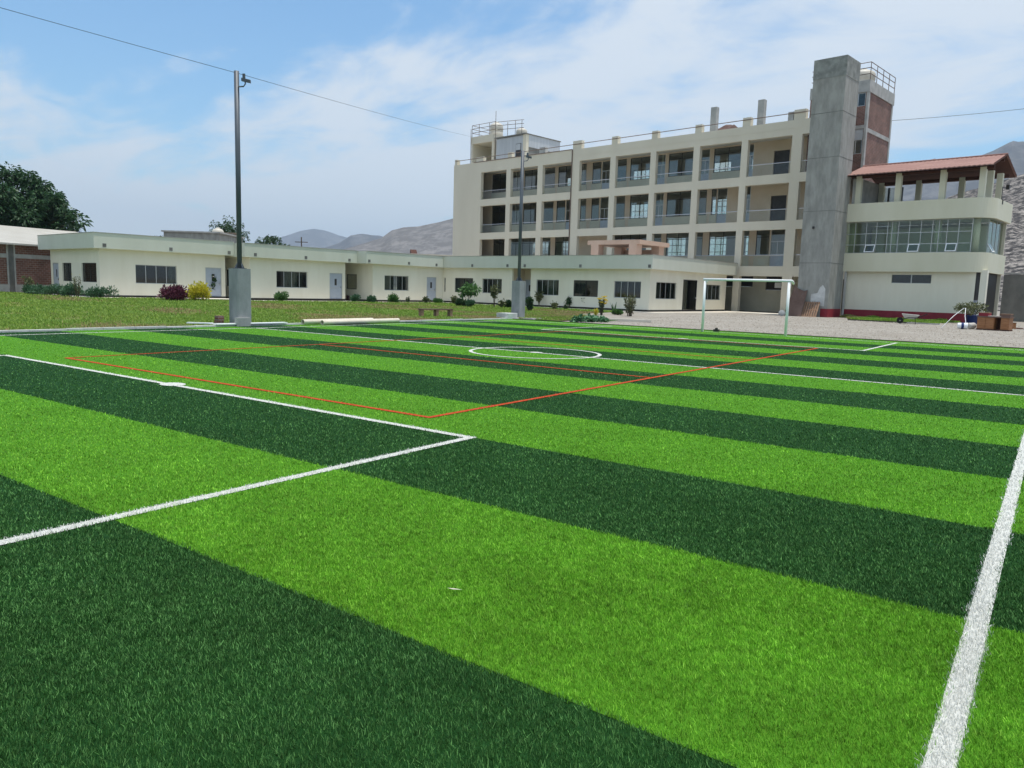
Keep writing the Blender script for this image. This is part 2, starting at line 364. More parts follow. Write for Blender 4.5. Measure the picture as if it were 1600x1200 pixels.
# ground: dusty gravel near, dry valley floor far
def ground_mat():
    m, t, b = nt('gravel_ground'); b.inputs['Roughness'].default_value = .95; b.inputs['Specular IOR Level'].default_value = .1
    g = t.nodes.new('ShaderNodeNewGeometry')
    n1 = t.nodes.new('ShaderNodeTexNoise'); n1.inputs['Scale'].default_value = .35; n1.inputs['Detail'].default_value = 8; n1.inputs['Roughness'].default_value = .65
    n2 = t.nodes.new('ShaderNodeTexVoronoi'); n2.inputs['Scale'].default_value = 16
    n3 = t.nodes.new('ShaderNodeTexNoise'); n3.inputs['Scale'].default_value = 5; n3.inputs['Detail'].default_value = 6
    for n in (n1, n2, n3): L(t, g.outputs['Position'], n.inputs['Vector'])
    r1 = t.nodes.new('ShaderNodeValToRGB'); r1.color_ramp.elements[0].position = .3; r1.color_ramp.elements[1].position = .72
    r1.color_ramp.elements[0].color = (.27,.24,.20,1); r1.color_ramp.elements[1].color = (.36,.335,.29,1)
    L(t, n1.outputs[0], r1.inputs[0])
    mr = t.nodes.new('ShaderNodeMapRange'); mr.inputs['To Min'].default_value = .72; mr.inputs['To Max'].default_value = 1.18
    L(t, n2.outputs['Color'], mr.inputs['Value'])
    mr3 = t.nodes.new('ShaderNodeMapRange'); mr3.inputs['From Min'].default_value = .3; mr3.inputs['From Max'].default_value = .7
    mr3.inputs['To Min'].default_value = .82; mr3.inputs['To Max'].default_value = 1.12
    L(t, n3.outputs[0], mr3.inputs['Value'])
    mm = t.nodes.new('ShaderNodeMath'); mm.operation = 'MULTIPLY'; L(t, mr.outputs[0], mm.inputs[0]); L(t, mr3.outputs[0], mm.inputs[1])
    mu = t.nodes.new('ShaderNodeMix'); mu.data_type = 'RGBA'; mu.blend_type = 'MULTIPLY'; mu.inputs['Factor'].default_value = 1
    L(t, r1.outputs[0], mu.inputs['A']); L(t, mm.outputs[0], mu.inputs['B']); L(t, mu.outputs['Result'], b.inputs['Base Color'])
    bp = t.nodes.new('ShaderNodeBump'); bp.inputs['Strength'].default_value = .6; bp.inputs['Distance'].default_value = .02
    L(t, n2.outputs['Distance'], bp.inputs['Height']); L(t, bp.outputs[0], b.inputs['Normal'])
    return m
GROUND = ground_mat()
def lawn_mat():
    m, t, b = nt('lawn_soil'); b.inputs['Roughness'].default_value = .95; b.inputs['Specular IOR Level'].default_value = .1
    g = t.nodes.new('ShaderNodeNewGeometry'); n1 = t.nodes.new('ShaderNodeTexNoise'); n1.inputs['Scale'].default_value = .28
    n1.inputs['Detail'].default_value = 7; n1.inputs['Roughness'].default_value = .65; L(t, g.outputs['Position'], n1.inputs['Vector'])
    r = t.nodes.new('ShaderNodeValToRGB'); e = r.color_ramp.elements
    e[0].position = .36; e[0].color = (.24,.19,.085,1); e[1].position = .5; e[1].color = (.10,.165,.03,1)
    q = e.new(.72); q.color = (.075,.155,.022,1)
    L(t, n1.outputs[0], r.inputs[0]); L(t, r.outputs[0], b.inputs['Base Color'])
    bp = t.nodes.new('ShaderNodeBump'); n2 = t.nodes.new('ShaderNodeTexNoise'); n2.inputs['Scale'].default_value = 20
    L(t, g.outputs['Position'], n2.inputs['Vector']); L(t, n2.outputs[0], bp.inputs['Height']); bp.inputs['Strength'].default_value = .8
    bp.inputs['Distance'].default_value = .05
    L(t, bp.outputs[0], b.inputs['Normal'])
    return m
LAWN = lawn_mat()
def hill_mat(name, c1, c2, c3, s1, s2):
    m, t, b = nt(name); b.inputs['Roughness'].default_value = 1; b.inputs['Specular IOR Level'].default_value = 0
    g = t.nodes.new('ShaderNodeNewGeometry')
    n1 = t.nodes.new('ShaderNodeTexNoise'); n1.inputs['Scale'].default_value = s1; n1.inputs['Detail'].default_value = 10; n1.inputs['Roughness'].default_value = .7
    n2 = t.nodes.new('ShaderNodeTexNoise'); n2.inputs['Scale'].default_value = s2; n2.inputs['Detail'].default_value = 8; n2.inputs['Roughness'].default_value = .75
    for n in (n1, n2): L(t, g.outputs['Position'], n.inputs['Vector'])
    r = t.nodes.new('ShaderNodeValToRGB'); e = r.color_ramp.elements
    e[0].position = .38; e[0].color = (*c1,1); e[1].position = .62; e[1].color = (*c2,1); L(t, n1.outputs[0], r.inputs[0])
    r2 = t.nodes.new('ShaderNodeValToRGB'); r2.color_ramp.elements[0].position = .47; r2.color_ramp.elements[1].position = .56
    L(t, n2.outputs[0], r2.inputs[0])
    mx = t.nodes.new('ShaderNodeMix'); mx.data_type = 'RGBA'; L(t, r2.outputs[0], mx.inputs['Factor'])
    mx.inputs['A'].default_value = (*c3,1); L(t, r.outputs[0], mx.inputs['B']); L(t, mx.outputs['Result'], b.inputs['Base Color'])
    return m
HILL_NEAR = hill_mat('rocky_slope', (.18,.165,.15), (.33,.30,.27), (.05,.048,.048), .3, .55)
HILL_MID = hill_mat('grey_hill', (.17,.165,.16), (.225,.215,.205), (.135,.132,.13), .02, .05)
HILL_FAR = hill_mat('far_mountain', (.11,.11,.112), (.16,.157,.155), (.085,.086,.09), .003, .012)

# ------------------------------------------------------------------ terrain
def axis_coords(c):
    near = np.arange(-70, 80, 2.5)
    far = np.array([90,110,140,190,260,360,520,800,1300,2200,3600,5600,8600])
    return np.concatenate([-far[::-1], near, far]) + c
xs = axis_coords(-10.0); ys = axis_coords(15.0)
mb = MB()
for y in ys:
    for x in xs:
        inpitch = -14 < x < 17 and -22 < y < 18
        mb.v.append((x, y, -0.03 if inpitch else gz(x, y)-.004))
n = len(xs)
for j in range(len(ys)-1):
    for i in range(n-1):
        mb.f.append((j*n+i, j*n+i+1, (j+1)*n+i+1, (j+1)*n+i))
tag(mb.build('ground', GROUND, smooth=True), kind='structure')

def fbm(x, y, s, o=5, seed=0.0):
    return mnoise.fractal(Vector((x*s+seed, y*s-seed, seed*.37)), 1.0, 2.0, o)
def hill(name, material, prof, r0, rpk, r1, rough, seed, nr=40, na=160):
    """prof: list of (pixel x, pixel y) of the skyline; heights follow from the ridge distance rpk"""
    az = []; hh = []
    for x, y in prof:
        d = ray(x, y); h = math.hypot(d[0], d[1])
        az.append(math.atan2(d[0], d[1])); hh.append(CAM[2]+d[2]/h*rpk)
    a0, a1 = az[0], az[-1]
    m = MB()
    for i in range(na+1):
        a = a0+(a1-a0)*i/na
        H = float(np.interp(a, az, hh))
        for j in range(nr+1):
            t = j/nr; r = r0+(r1-r0)*t
            k = (r-r0)/(rpk-r0) if r < rpk else 1-(r-rpk)/(r1-rpk)
            k = max(0, k)
            x = CAM[0]+math.sin(a)*r; y = CAM[1]+math.cos(a)*r
            base = H*(k**1.25)
            nz = fbm(x, y, 5.0/rpk*2, 6, seed)*rough*rpk*min(1, k*2.2)*(1-.75*max(0, (k-.75)/.25))
            z = max(base+nz, -0.5 if k <= 0 else .02*k)
            m.v.append((x, y, z))
    for i in range(na):
        for j in range(nr):
            q = i*(nr+1)+j
            m.f.append((q, q+nr+1, q+nr+2, q+1))
    return tag(m.build(name, material, smooth=True), kind='structure')
hill('hill_far_left', HILL_FAR, [(-500,395),(-200,388),(60,368),(95,350),(130,362),(180,372),(300,392),(392,384),(420,374),(450,366),(470,359),(490,356),(510,359),(530,367),(545,371),(590,366),(610,372),(700,384),(900,390)], 5200, 6800, 8200, .004, 3.1)
hill('hill_mid_left', HILL_FAR, [(440,396),(500,388),(530,378),(548,367),(565,365),(590,368),(640,377),(720,382),(820,395)], 2900, 3700, 4600, .006, 8.7)
hill('hill_near_left', HILL_MID, [(500,400),(540,387),(570,378),(595,370),(612,358),(630,354),(655,351),(680,345),(706,339),(725,337),(745,345),(775,365),(820,392),(900,402)], 700, 1250, 1700, .009, 1.7, nr=90, na=300)
hill('mountain_right', HILL_FAR, [(1180,330),(1290,285),(1380,268),(1440,252),(1455,246),(1462,245),(1470,250),(1500,252),(1530,242),(1552,233),(1570,223),(1583,216),(1592,217),(1604,216),(1650,190),(1750,160),(1950,190),(2150,260)], 1700, 2700, 3600, .006, 5.5, nr=60, na=220)
hill('hillside_right', HILL_NEAR, [(1390,372),(1430,338),(1462,317),(1480,306),(1500,298),(1530,290),(1560,281),(1600,270),(1680,245),(1800,225),(2000,250),(2200,320)], 150, 330, 520, .012, 2.2, nr=110, na=320)

# ------------------------------------------------------------------ artificial pitch
TX0, TX1, TY0, TY1 = -12.45, 15.2, -20.5, 16.35
S0, SW = -13.337, 1.8964
pitch = thing('sports_pitch', 'striped artificial turf pitch in two greens with white and red lines', 'sports pitch', (0,0,0))
bounds = [TY0]+[S0+SW*k for k in range(-3, 15)]+[TY1]
strips = []                       # (y0, y1, is_light)
for i in range(len(bounds)-1):
    k = i-4
    strips.append((bounds[i], bounds[i+1], k % 2 == 0))
WL, RL = .095, .075               # line widths
lines = []                        # (name, kind, test(x,y), mesh builder)
def rect_line(x0, x1, y0, y1, red=False): lines.append(('rect', red, (min(x0,x1),max(x0,x1),min(y0,y1),max(y0,y1))))
h = WL/2
GL = 15.25
rect_line(-11.35-h, -11.35+h, TY0+2.5, GL+h)           # left touchline
rect_line(10.59-h, 10.59+h, TY0+2.5, GL+h)             # right touchline
rect_line(-11.35+h, 10.59-h, GL-h, GL+h)               # far goal line
rect_line(-11.35+h, 10.59-h, -h, h)                    # halfway line
rect_line(-5.83-h, 5.83+h, -9.576-h, -9.576+h)         # near box
rect_line(5.83-h, 5.83+h, -15.2, -9.576-h); rect_line(-5.83-h, -5.83+h, -15.2, -9.576-h)
rect_line(-5.9-h, 5.95+h, 9.36-h, 9.36+h)              # far box
rect_line(5.95-h, 5.95+h, 9.36+h, GL-h); rect_line(-5.9-h, -5.9+h, 9.36+h, GL-h)
rr_ = RL/2; RX, RY, RA = 4.70, 8.97, 2.82
rect_line(-RX-rr_, RX+rr_, -RY-rr_, -RY+rr_, True); rect_line(-RX-rr_, RX+rr_, RY-rr_, RY+rr_, True)
rect_line(-RX-rr_, -RX+rr_, -RY+rr_, RY-rr_, True); rect_line(RX-rr_, RX+rr_, -RY+rr_, RY-rr_, True)
rect_line(-RX+rr_, RX-rr_, -RA-rr_, -RA+rr_, True); rect_line(-RX+rr_, RX-rr_, RA-rr_, RA+rr_, True)
lines.append(('ring', False, (0.15, 0.0, 1.62, WL)))
lines.append(('disc', False, (0.16, 0.03, .14))); lines.append(('disc', False, (0.04, -9.55, .17))); lines.append(('disc', False, (0.04, 9.40, .15)))

# fibres: density falls with distance from the camera, width grows with it
def fibres(n_try, xmin, xmax, ymin, ymax, rho_max, cnum, rmin, half_ang):
    """sample points with density min(rho_max, cnum/r^3) in a wedge around the view"""
    rs = np.linspace(rmin, 46, 4000); dens = np.minimum(rho_max, cnum/rs**3)*rs
    cdf = np.concatenate([[0], np.cumsum((dens[1:]+dens[:-1])/2*np.diff(rs))]); total = cdf[-1]*2*half_ang
    N = int(total)
    r = np.interp(rng.random(N)*cdf[-1], cdf, rs)
    a = YAW+(rng.random(N)*2-1)*half_ang
    x = CAM[0]-np.sin(a)*r; y = CAM[1]+np.cos(a)*r
    k = (x > xmin) & (x < xmax) & (y > ymin) & (y < ymax)
    return x[k], y[k], r[k]
fx, fy, fr = fibres(0, TX0+.02, TX1-.02, TY0+.02, TY1-.02, 30000, 1.7e6, 1.3, R(45))
owner = np.full(len(fx), -1)
edges = np.array(bounds)
wob = .008*np.sin(fx*1.7+fy)+.006*np.sin(fx*4.3-2*fy)
owner = np.searchsorted(edges, fy+wob+rng.normal(0, .011, len(fy)))-1
owner = np.clip(owner, 0, len(strips)-1)
jx = fx+.007*np.sin(fy*2.3+1)+.004*np.sin(fy*7.1)+rng.normal(0, .010, len(fx)); jy = fy+.007*np.sin(fx*2.1)+.004*np.sin(fx*6.7+2)+rng.normal(0, .010, len(fx))
for li, (k, red, q) in enumerate(lines):
    if k == 'rect': s_ = (jx > q[0]) & (jx < q[1]) & (jy > q[2]) & (jy < q[3])
    elif k == 'ring':
        d_ = np.hypot(jx-q[0], jy-q[1]); s_ = np.abs(d_-q[2]) < q[3]/2
    else: s_ = np.hypot((jx-q[0])*.8, jy-q[1]) < q[2]
    owner[s_] = 1000+li
def blades(x, y, r, hmin, hmax, wmin, wk, zbase=0.0, lean=.55):
    N = len(x)
    if N == 0: return np.zeros((0,3)), np.zeros((0,4), int)
    th = rng.random(N)*2*np.pi; w = np.maximum(wmin, wk*r)*(.7+.6*rng.random(N))/2
    hgt = hmin+(hmax-hmin)*rng.random(N)
    la = rng.random(N)*2*np.pi; lm = np.abs(rng.normal(0, lean, N))*hgt
    # a common nap direction on top of the random lean
    lx = np.cos(la)*lm-.25*hgt; ly = np.sin(la)*lm+.12*hgt
    dx = np.cos(th)*w; dy = np.sin(th)*w
    zb = zbase if np.isscalar(zbase) else zbase
    V = np.zeros((N, 4, 3))
    V[:,0] = np.stack([x-dx, y-dy, np.zeros(N)+zb], 1); V[:,1] = np.stack([x+dx, y+dy, np.zeros(N)+zb], 1)
    V[:,2] = np.stack([x+dx*.45+lx, y+dy*.45+ly, zb+hgt], 1); V[:,3] = np.stack([x-dx*.45+lx, y-dy*.45+ly, zb+hgt], 1)
    return V.reshape(-1,3), (np.arange(N)[:,None]*4+np.arange(4)).astype(int)
def np_mesh(name, V, Fq, mats, idx, extraV=None, extraF=None):
    """quad mesh straight from arrays; extraV/extraF is the backing sheet (quads)"""
    if extraV is not None:
        Fq = np.concatenate([np.asarray(extraF), Fq+len(extraV)]) if len(Fq) else np.asarray(extraF)
        V = np.concatenate([np.asarray(extraV), V]) if len(V) else np.asarray(extraV, float)
        idx = np.concatenate([np.zeros(len(extraF), int), idx])
    me = bpy.data.meshes.new(name)
    me.vertices.add(len(V)); me.vertices.foreach_set('co', V.astype(np.float32).ravel())
    nf = len(Fq); me.loops.add(nf*4); me.loops.foreach_set('vertex_index', Fq.astype(np.int32).ravel())
    me.polygons.add(nf); me.polygons.foreach_set('loop_start', np.arange(0, nf*4, 4, dtype=np.int32))
    for q in mats: me.materials.append(q)
    me.polygons.foreach_set('material_index', idx.astype(np.int32))
    me.update(calc_edges=True); me.validate()
    return me
def link(name, me, parent=None):
    o = bpy.data.objects.new(name, me); COL.objects.link(o)
    if parent: o.parent = parent
    return o
for i, (y0, y1, light) in enumerate(strips):
    s_ = owner == i
    V, Fq = blades(fx[s_], fy[s_], fr[s_], .008, .018, .0022, .0009)
    z = 0.0
    ev = [(TX0,y0+.002,z),(TX1,y0+.002,z),(TX1,y1-.002,z),(TX0,y1-.002,z)]
    me = np_mesh('turf_strip', V, Fq, [TURF_L, BL_L] if light else [TURF_D, BL_D], np.ones(len(Fq), int), ev, [(0,1,2,3)])
    link('turf_strip', me, pitch)
nsheet = {}
for li, (k, red, q) in enumerate(lines):
    s_ = owner == 1000+li
    V, Fq = blades(fx[s_], fy[s_], fr[s_], .009, .019, .0024, .0009)
    z = .004+.0002*li+(.002 if red else 0)
    if k == 'rect':
        ev = [(q[0],q[2],z),(q[1],q[2],z),(q[1],q[3],z),(q[0],q[3],z)]; ef = [(0,1,2,3)]
    elif k == 'ring':
        ev = []; ef = []
        for a in range(64):
            t = 2*math.pi*a/64
            for rad in (q[2]-q[3]/2, q[2]+q[3]/2): ev.append((q[0]+rad*math.cos(t), q[1]+rad*math.sin(t), z))
        for a in range(64): b_ = (a+1) % 64; ef.append((2*a, 2*a+1, 2*b_+1, 2*b_))
    else:
        ev = [(q[0], q[1], z)]; ef = []
        for a in range(24):
            t = 2*math.pi*a/24; ev.append((q[0]+q[2]*1.25*math.cos(t), q[1]+q[2]*math.sin(t), z))
        for a in range(0, 24, 2): ef.append((0, 1+a, 1+(a+1) % 24, 1+(a+2) % 24))
    me = np_mesh('line', V, Fq, [TURF_R, BL_R] if red else [TURF_W, BL_W], np.ones(len(Fq), int), ev, ef)
    nm = {'rect': 'red_line' if red else 'white_line', 'ring': 'centre_circle', 'disc': 'white_spot'}[k]
    link(nm, me, pitch)
# kerb along the left side, dark edging at the far end
kerb = thing('kerb', 'low pale concrete kerb between the turf pitch and the lawn', 'kerb')
y = TY0; first = None
while y < 17.0:
    o = B(-12.62+random.uniform(-.012,.012), -12.47+random.uniform(-.008,.008), y+.006, y+.994, -.08, .055+random.uniform(-.008,.012)).build('kerb_stone', KERB, kerb)
    y += 1.0
edg = B(-12.47, TX1, TY1+.01, TY1+.09, -.05, .03).build('turf_edging', EDGE)
tag(edg, 'thin dark edging strip along the far end of the pitch before the gravel', 'edging')
# bright white board lying along the kerb by the left pole
a = spot(322,507.5)
wb = thing('white_edge_board', 'long white board lying on the kerb in front of the left concrete post', 'board', (0,0,0))
B(-12.66,-12.40,-.75,2.15,.068,.105).build('plank', WHITE, wb)
MB().obox((-12.98,-1.02,.11),(.34,.26,.0),(-.05,.06,0),(0,0,.02)).build('end_plank', WHITE, wb)

# ------------------------------------------------------------------ lawn
def in_poly(x, y, poly):
    c = np.zeros(len(x), bool); n = len(poly)
    for i in range(n):
        x0,y0 = poly[i]; x1,y1 = poly[(i+1)%n]
        k = ((y0 > y) != (y1 > y)) & (x < (x1-x0)*(y-y0)/((y1-y0) or 1e-9)+x0); c ^= k
    return c
AL = R(-4.5)                        # direction of the low building
def low(a, b, z=0): return (a*math.cos(AL)-b*math.sin(AL), a*math.sin(AL)+b*math.cos(AL), z)
lawn_poly = [(-12.64,-24), (-12.64,16.9), (-11.2,17.4), (-9.6,18.6), (-9.2,19.6), (-9.9,21.4), (-12.6,24), (-14.2,26.2), (-14.6,29.5)]
lawn_poly += [low(a,b)[:2] for a,b in ((-17.3,31.85),(-26.6,31.85),(-35.0,31.85),(-35.6,24.6),(-36.4,24.2),(-36.4,13.9),(-37.2,13.5),(-37.4,3.6),(-47.5,3.6))]
lawn_poly += [(-58,4),(-62,-24)]
lm = MB()
gx = np.arange(-63,-8.5,1.1); gy = np.arange(-24.5,34,1.1)
# triangulated patch: grid cells whose centre lies inside
nx = len(gx)
for yv in gy:
    for xv in gx: lm.v.append((xv, yv, gz(xv, yv)+.012))
cx_, cy_ = np.meshgrid(gx[:-1]+.55, gy[:-1]+.55)
ins = in_poly(cx_.ravel(), cy_.ravel(), lawn_poly).reshape(cx_.shape)
for j in range(len(gy)-1):
    for i in range(nx-1):
        if ins[j,i] and gx[i+1] < -12.7 or (ins[j,i] and gy[j] > 17.0): lm.f.append((j*nx+i, j*nx+i+1, (j+1)*nx+i+1, (j+1)*nx+i))
lm.box(-13.3,-12.64,-24,16.9,-.03,.016)
lawn = lm.build('lawn', LAWN, smooth=False); tag(lawn, kind='structure')
N = 420000
gxr = -12.66-(rng.random(N)**1.5)*42; gyr = -22+rng.random(N)*56
N2 = 60000
gxr = np.concatenate([gxr, -16+rng.random(N2)*7]); gyr = np.concatenate([gyr, 16.5+rng.random(N2)*15])
k = in_poly(gxr, gyr, lawn_poly); gxr = gxr[k]; gyr = gyr[k]
gr = np.hypot(gxr-CAM[0], gyr-CAM[1])
gzz = np.array([gz(a, b) for a, b in zip(gxr, gyr)])+.01
dry = np.array([mnoise.noise(Vector((a*.16, b*.32, 3.3))) for a, b in zip(gxr, gyr)])+np.where(gxr > -12.66, .05, np.clip((gxr+16)/3, -.5, 1)*.36)
dry = (dry+rng.normal(0, .16, len(dry))) > .21
keep = np.array([mnoise.noise(Vector((a*.9, b*.9, 7.3))) for a, b in zip(gxr, gyr)])+rng.normal(0, .3, len(gxr)) > -.28
V, Fq = blades(gxr[keep], gyr[keep], gr[keep], .03, .085, .012, .0009, gzz[keep], lean=.7)
tag(link('lawn_grass', np_mesh('lawn_grass', V, Fq, [LAWN_B, LAWN_DRY], dry[keep].astype(int))), 'rough green lawn grass with dry yellow patches beside the kerb', 'grass', kind='stuff')

# loose stones over the gravel yard
V=[]; Fq=[]
for i in range(9000):
    yv = 16.5+24*random.random()**1.4; xv = -9+26*random.random()
    if xv < -6 and yv < 24 and random.random() < .3: continue
    s = random.uniform(.012,.035)*(1.6 if random.random() < .05 else 1); z = gz(xv,yv)
    a = random.random()*3; o = len(V)
    for k in range(4): V.append((xv+s*math.cos(a+k*1.57)*random.uniform(.7,1.2), yv+s*math.sin(a+k*1.57)*random.uniform(.7,1.2), z-.005))
    for k in range(4): V.append((xv+s*.6*math.cos(a+k*1.57), yv+s*.6*math.sin(a+k*1.57), z+s*random.uniform(.5,.9)))
    Fq += [(o+4,o+5,o+6,o+7)]+[(o+k,o+(k+1)%4,o+4+(k+1)%4,o+4+k) for k in range(4)]
STONE = leafmat('loose_stone', (.24,.21,.17), (.42,.39,.34), rough=.95, trans=0, spec=.1)
tag(link('gravel', np_mesh('gravel', np.array(V), np.array(Fq), [STONE], np.zeros(len(Fq), int))), 'loose pale stones scattered over the gravel yard behind the goal', 'gravel', kind='stuff')
#SPLIT
# ------------------------------------------------------------------ main four-storey building
TM = R(-7.75); OM = np.array([-7.4615, 47.7997, 0.0])
DM = np.array([math.cos(TM), math.sin(TM), 0]); NM = np.array([-math.sin(TM), math.cos(TM), 0])
CU, CV = float((CAM-OM)@DM), float((CAM-OM)@NM)       # camera in the building's frame
def onV(x, y, v):
    d = ray(x, y); t = (v-CV)/float(d@NM); P = CAM+d*t
    return float((P-OM)@DM), float(P[2])
def inner(u, v):                                       # a facade coordinate seen through to depth v
    return CU+(u-CU)*(v-CV)/(0-CV)
school = thing('school_building', 'long four-storey cream school building with open corridors and glass balustrades', 'building', tuple(OM), TM)
G0 = .12
FL = [G0, 4.03, 7.72, 11.44]; OT = [3.2, 7.0, 10.71, 14.41]      # opening floors / heads
TOP = 15.57; UL, UR = -41.03, 3.25
OP = [(-36.45,-32.48),(-31.83,-27.92),(-27.22,-23.28),(-22.32,-18.53),(-17.9,-13.97),(-13.38,-9.5),(-8.88,-4.95),(-4.37,-.6),(.22,2.7)]
VT = .40
MB().wall('x', 0, VT, UL, OP[0][0], G0, TOP).build('wall', CREAM, school)
for i in range(len(OP)-1):
    B(OP[i][1], OP[i+1][0], 0, VT, G0, TOP).build('column', CREAM, school)
B(OP[-1][1], UR, 0, VT, G0, TOP).build('column', CREAM, school)
for j in range(4):
    z1 = FL[j+1] if j < 3 else TOP-.003
    for i, (a, b) in enumerate(OP):
        B(a, b, .004, VT-.004, OT[j], z1).build('beam', CREAM, school)
B(UL, UR, VT-.25, VT, TOP, TOP+.02).build('parapet_cap', CREAM, school)
MB().tube([(OP[0][0]-1.2,-.03,TOP+.03),(-23.3,-.03,TOP+.03)], .04, 6).build('edge_pipe', RUSTY, school)
MB().tube([(-23.28,-.05,TOP),(-23.28,-.05,4.2)], .055, 8).build('drain_pipe', RUSTY, school)
# groove line below the parapet of the right part
B(-22.3, .2, -.012, 0, 14.93, 14.97).build('string_course', CREAM, school)
MB().box(UL, UL+.3, VT, 9.4, G0, TOP).build('end_wall', CREAM, school)
MB().box(UR-.3, UR, VT, 9.4, G0, TOP).build('end_wall', CREAM, school)
for j in range(4):
    B(UL+.3, UR-.3, VT, 9.2, (FL[j+1] if j < 3 else 15.0)-.32, FL[j+1] if j < 3 else 15.0).build('floor_slab', SLAB, school)
B(UL+.3, UR-.3, .3, 9.4, 0.0, G0).build('ground_slab', PALECON, school)
VI, VR = 2.5, 9.2
# inner walls with doors and windows, as seen in each bay: (kind, from, to) as share of the bay opening
W_, P_, D_, X_ = 'window', 'pier', 'door', 'doorway'
BAYS = {
 3: [[(P_,0,.42),(W_,.46,1.05)], [(W_,.0,.5),(W_,.53,1.05)], [(W_,.05,.44),(P_,.44,.55),(W_,.55,1.05)], [(W_,.05,.24),(P_,.24,.44),(W_,.44,.72),(D_,.75,1.0)],
     [(W_,-.05,.33),(P_,.33,.44),(W_,.44,1.05)], [(D_,.04,.27),(W_,.36,1.05)], [(D_,.04,.26),(P_,.28,.36),(W_,.36,1.05)], [(D_,.0,.15),(P_,.16,.58),(X_,.62,.97)], [(P_,0,1)]],
 2: [[(P_,0,.45),(W_,.48,1.05)], [(W_,.0,.5),(W_,.5,1.05)], [(W_,.05,.42),(P_,.42,.53),(W_,.53,.82),(D_,.85,1.1)], [(W_,.08,.27),(P_,.3,.42),(W_,.45,.7),(D_,.74,1.0)],
     [(W_,-.05,.33),(P_,.36,.44),(W_,.48,1.05)], [(D_,.02,.27),(W_,.36,1.05)], [(W_,.04,.24),(P_,.24,.36),(W_,.36,.48),(D_,.5,.74),(P_,.76,1)], [(D_,.0,.14),(P_,.16,.58),(X_,.62,.97)], [(P_,0,1)]],
 1: [[(P_,0,.5),(W_,.56,1.05)], [(W_,.0,1.05)], [(W_,.02,.36),(P_,.38,.52),(W_,.52,1.05)], [(P_,0,.9)], [(W_,.0,1.05)], [(W_,.05,.26),(P_,.26,.4),(W_,.4,1.05)],
     [(W_,.03,.2),(P_,.2,.36),(W_,.36,1.05)], [(W_,.0,.17),(P_,.2,.34),(W_,.34,.65),(D_,.68,1.0)], [(W_,.3,.7),(P_,.75,1)]]}
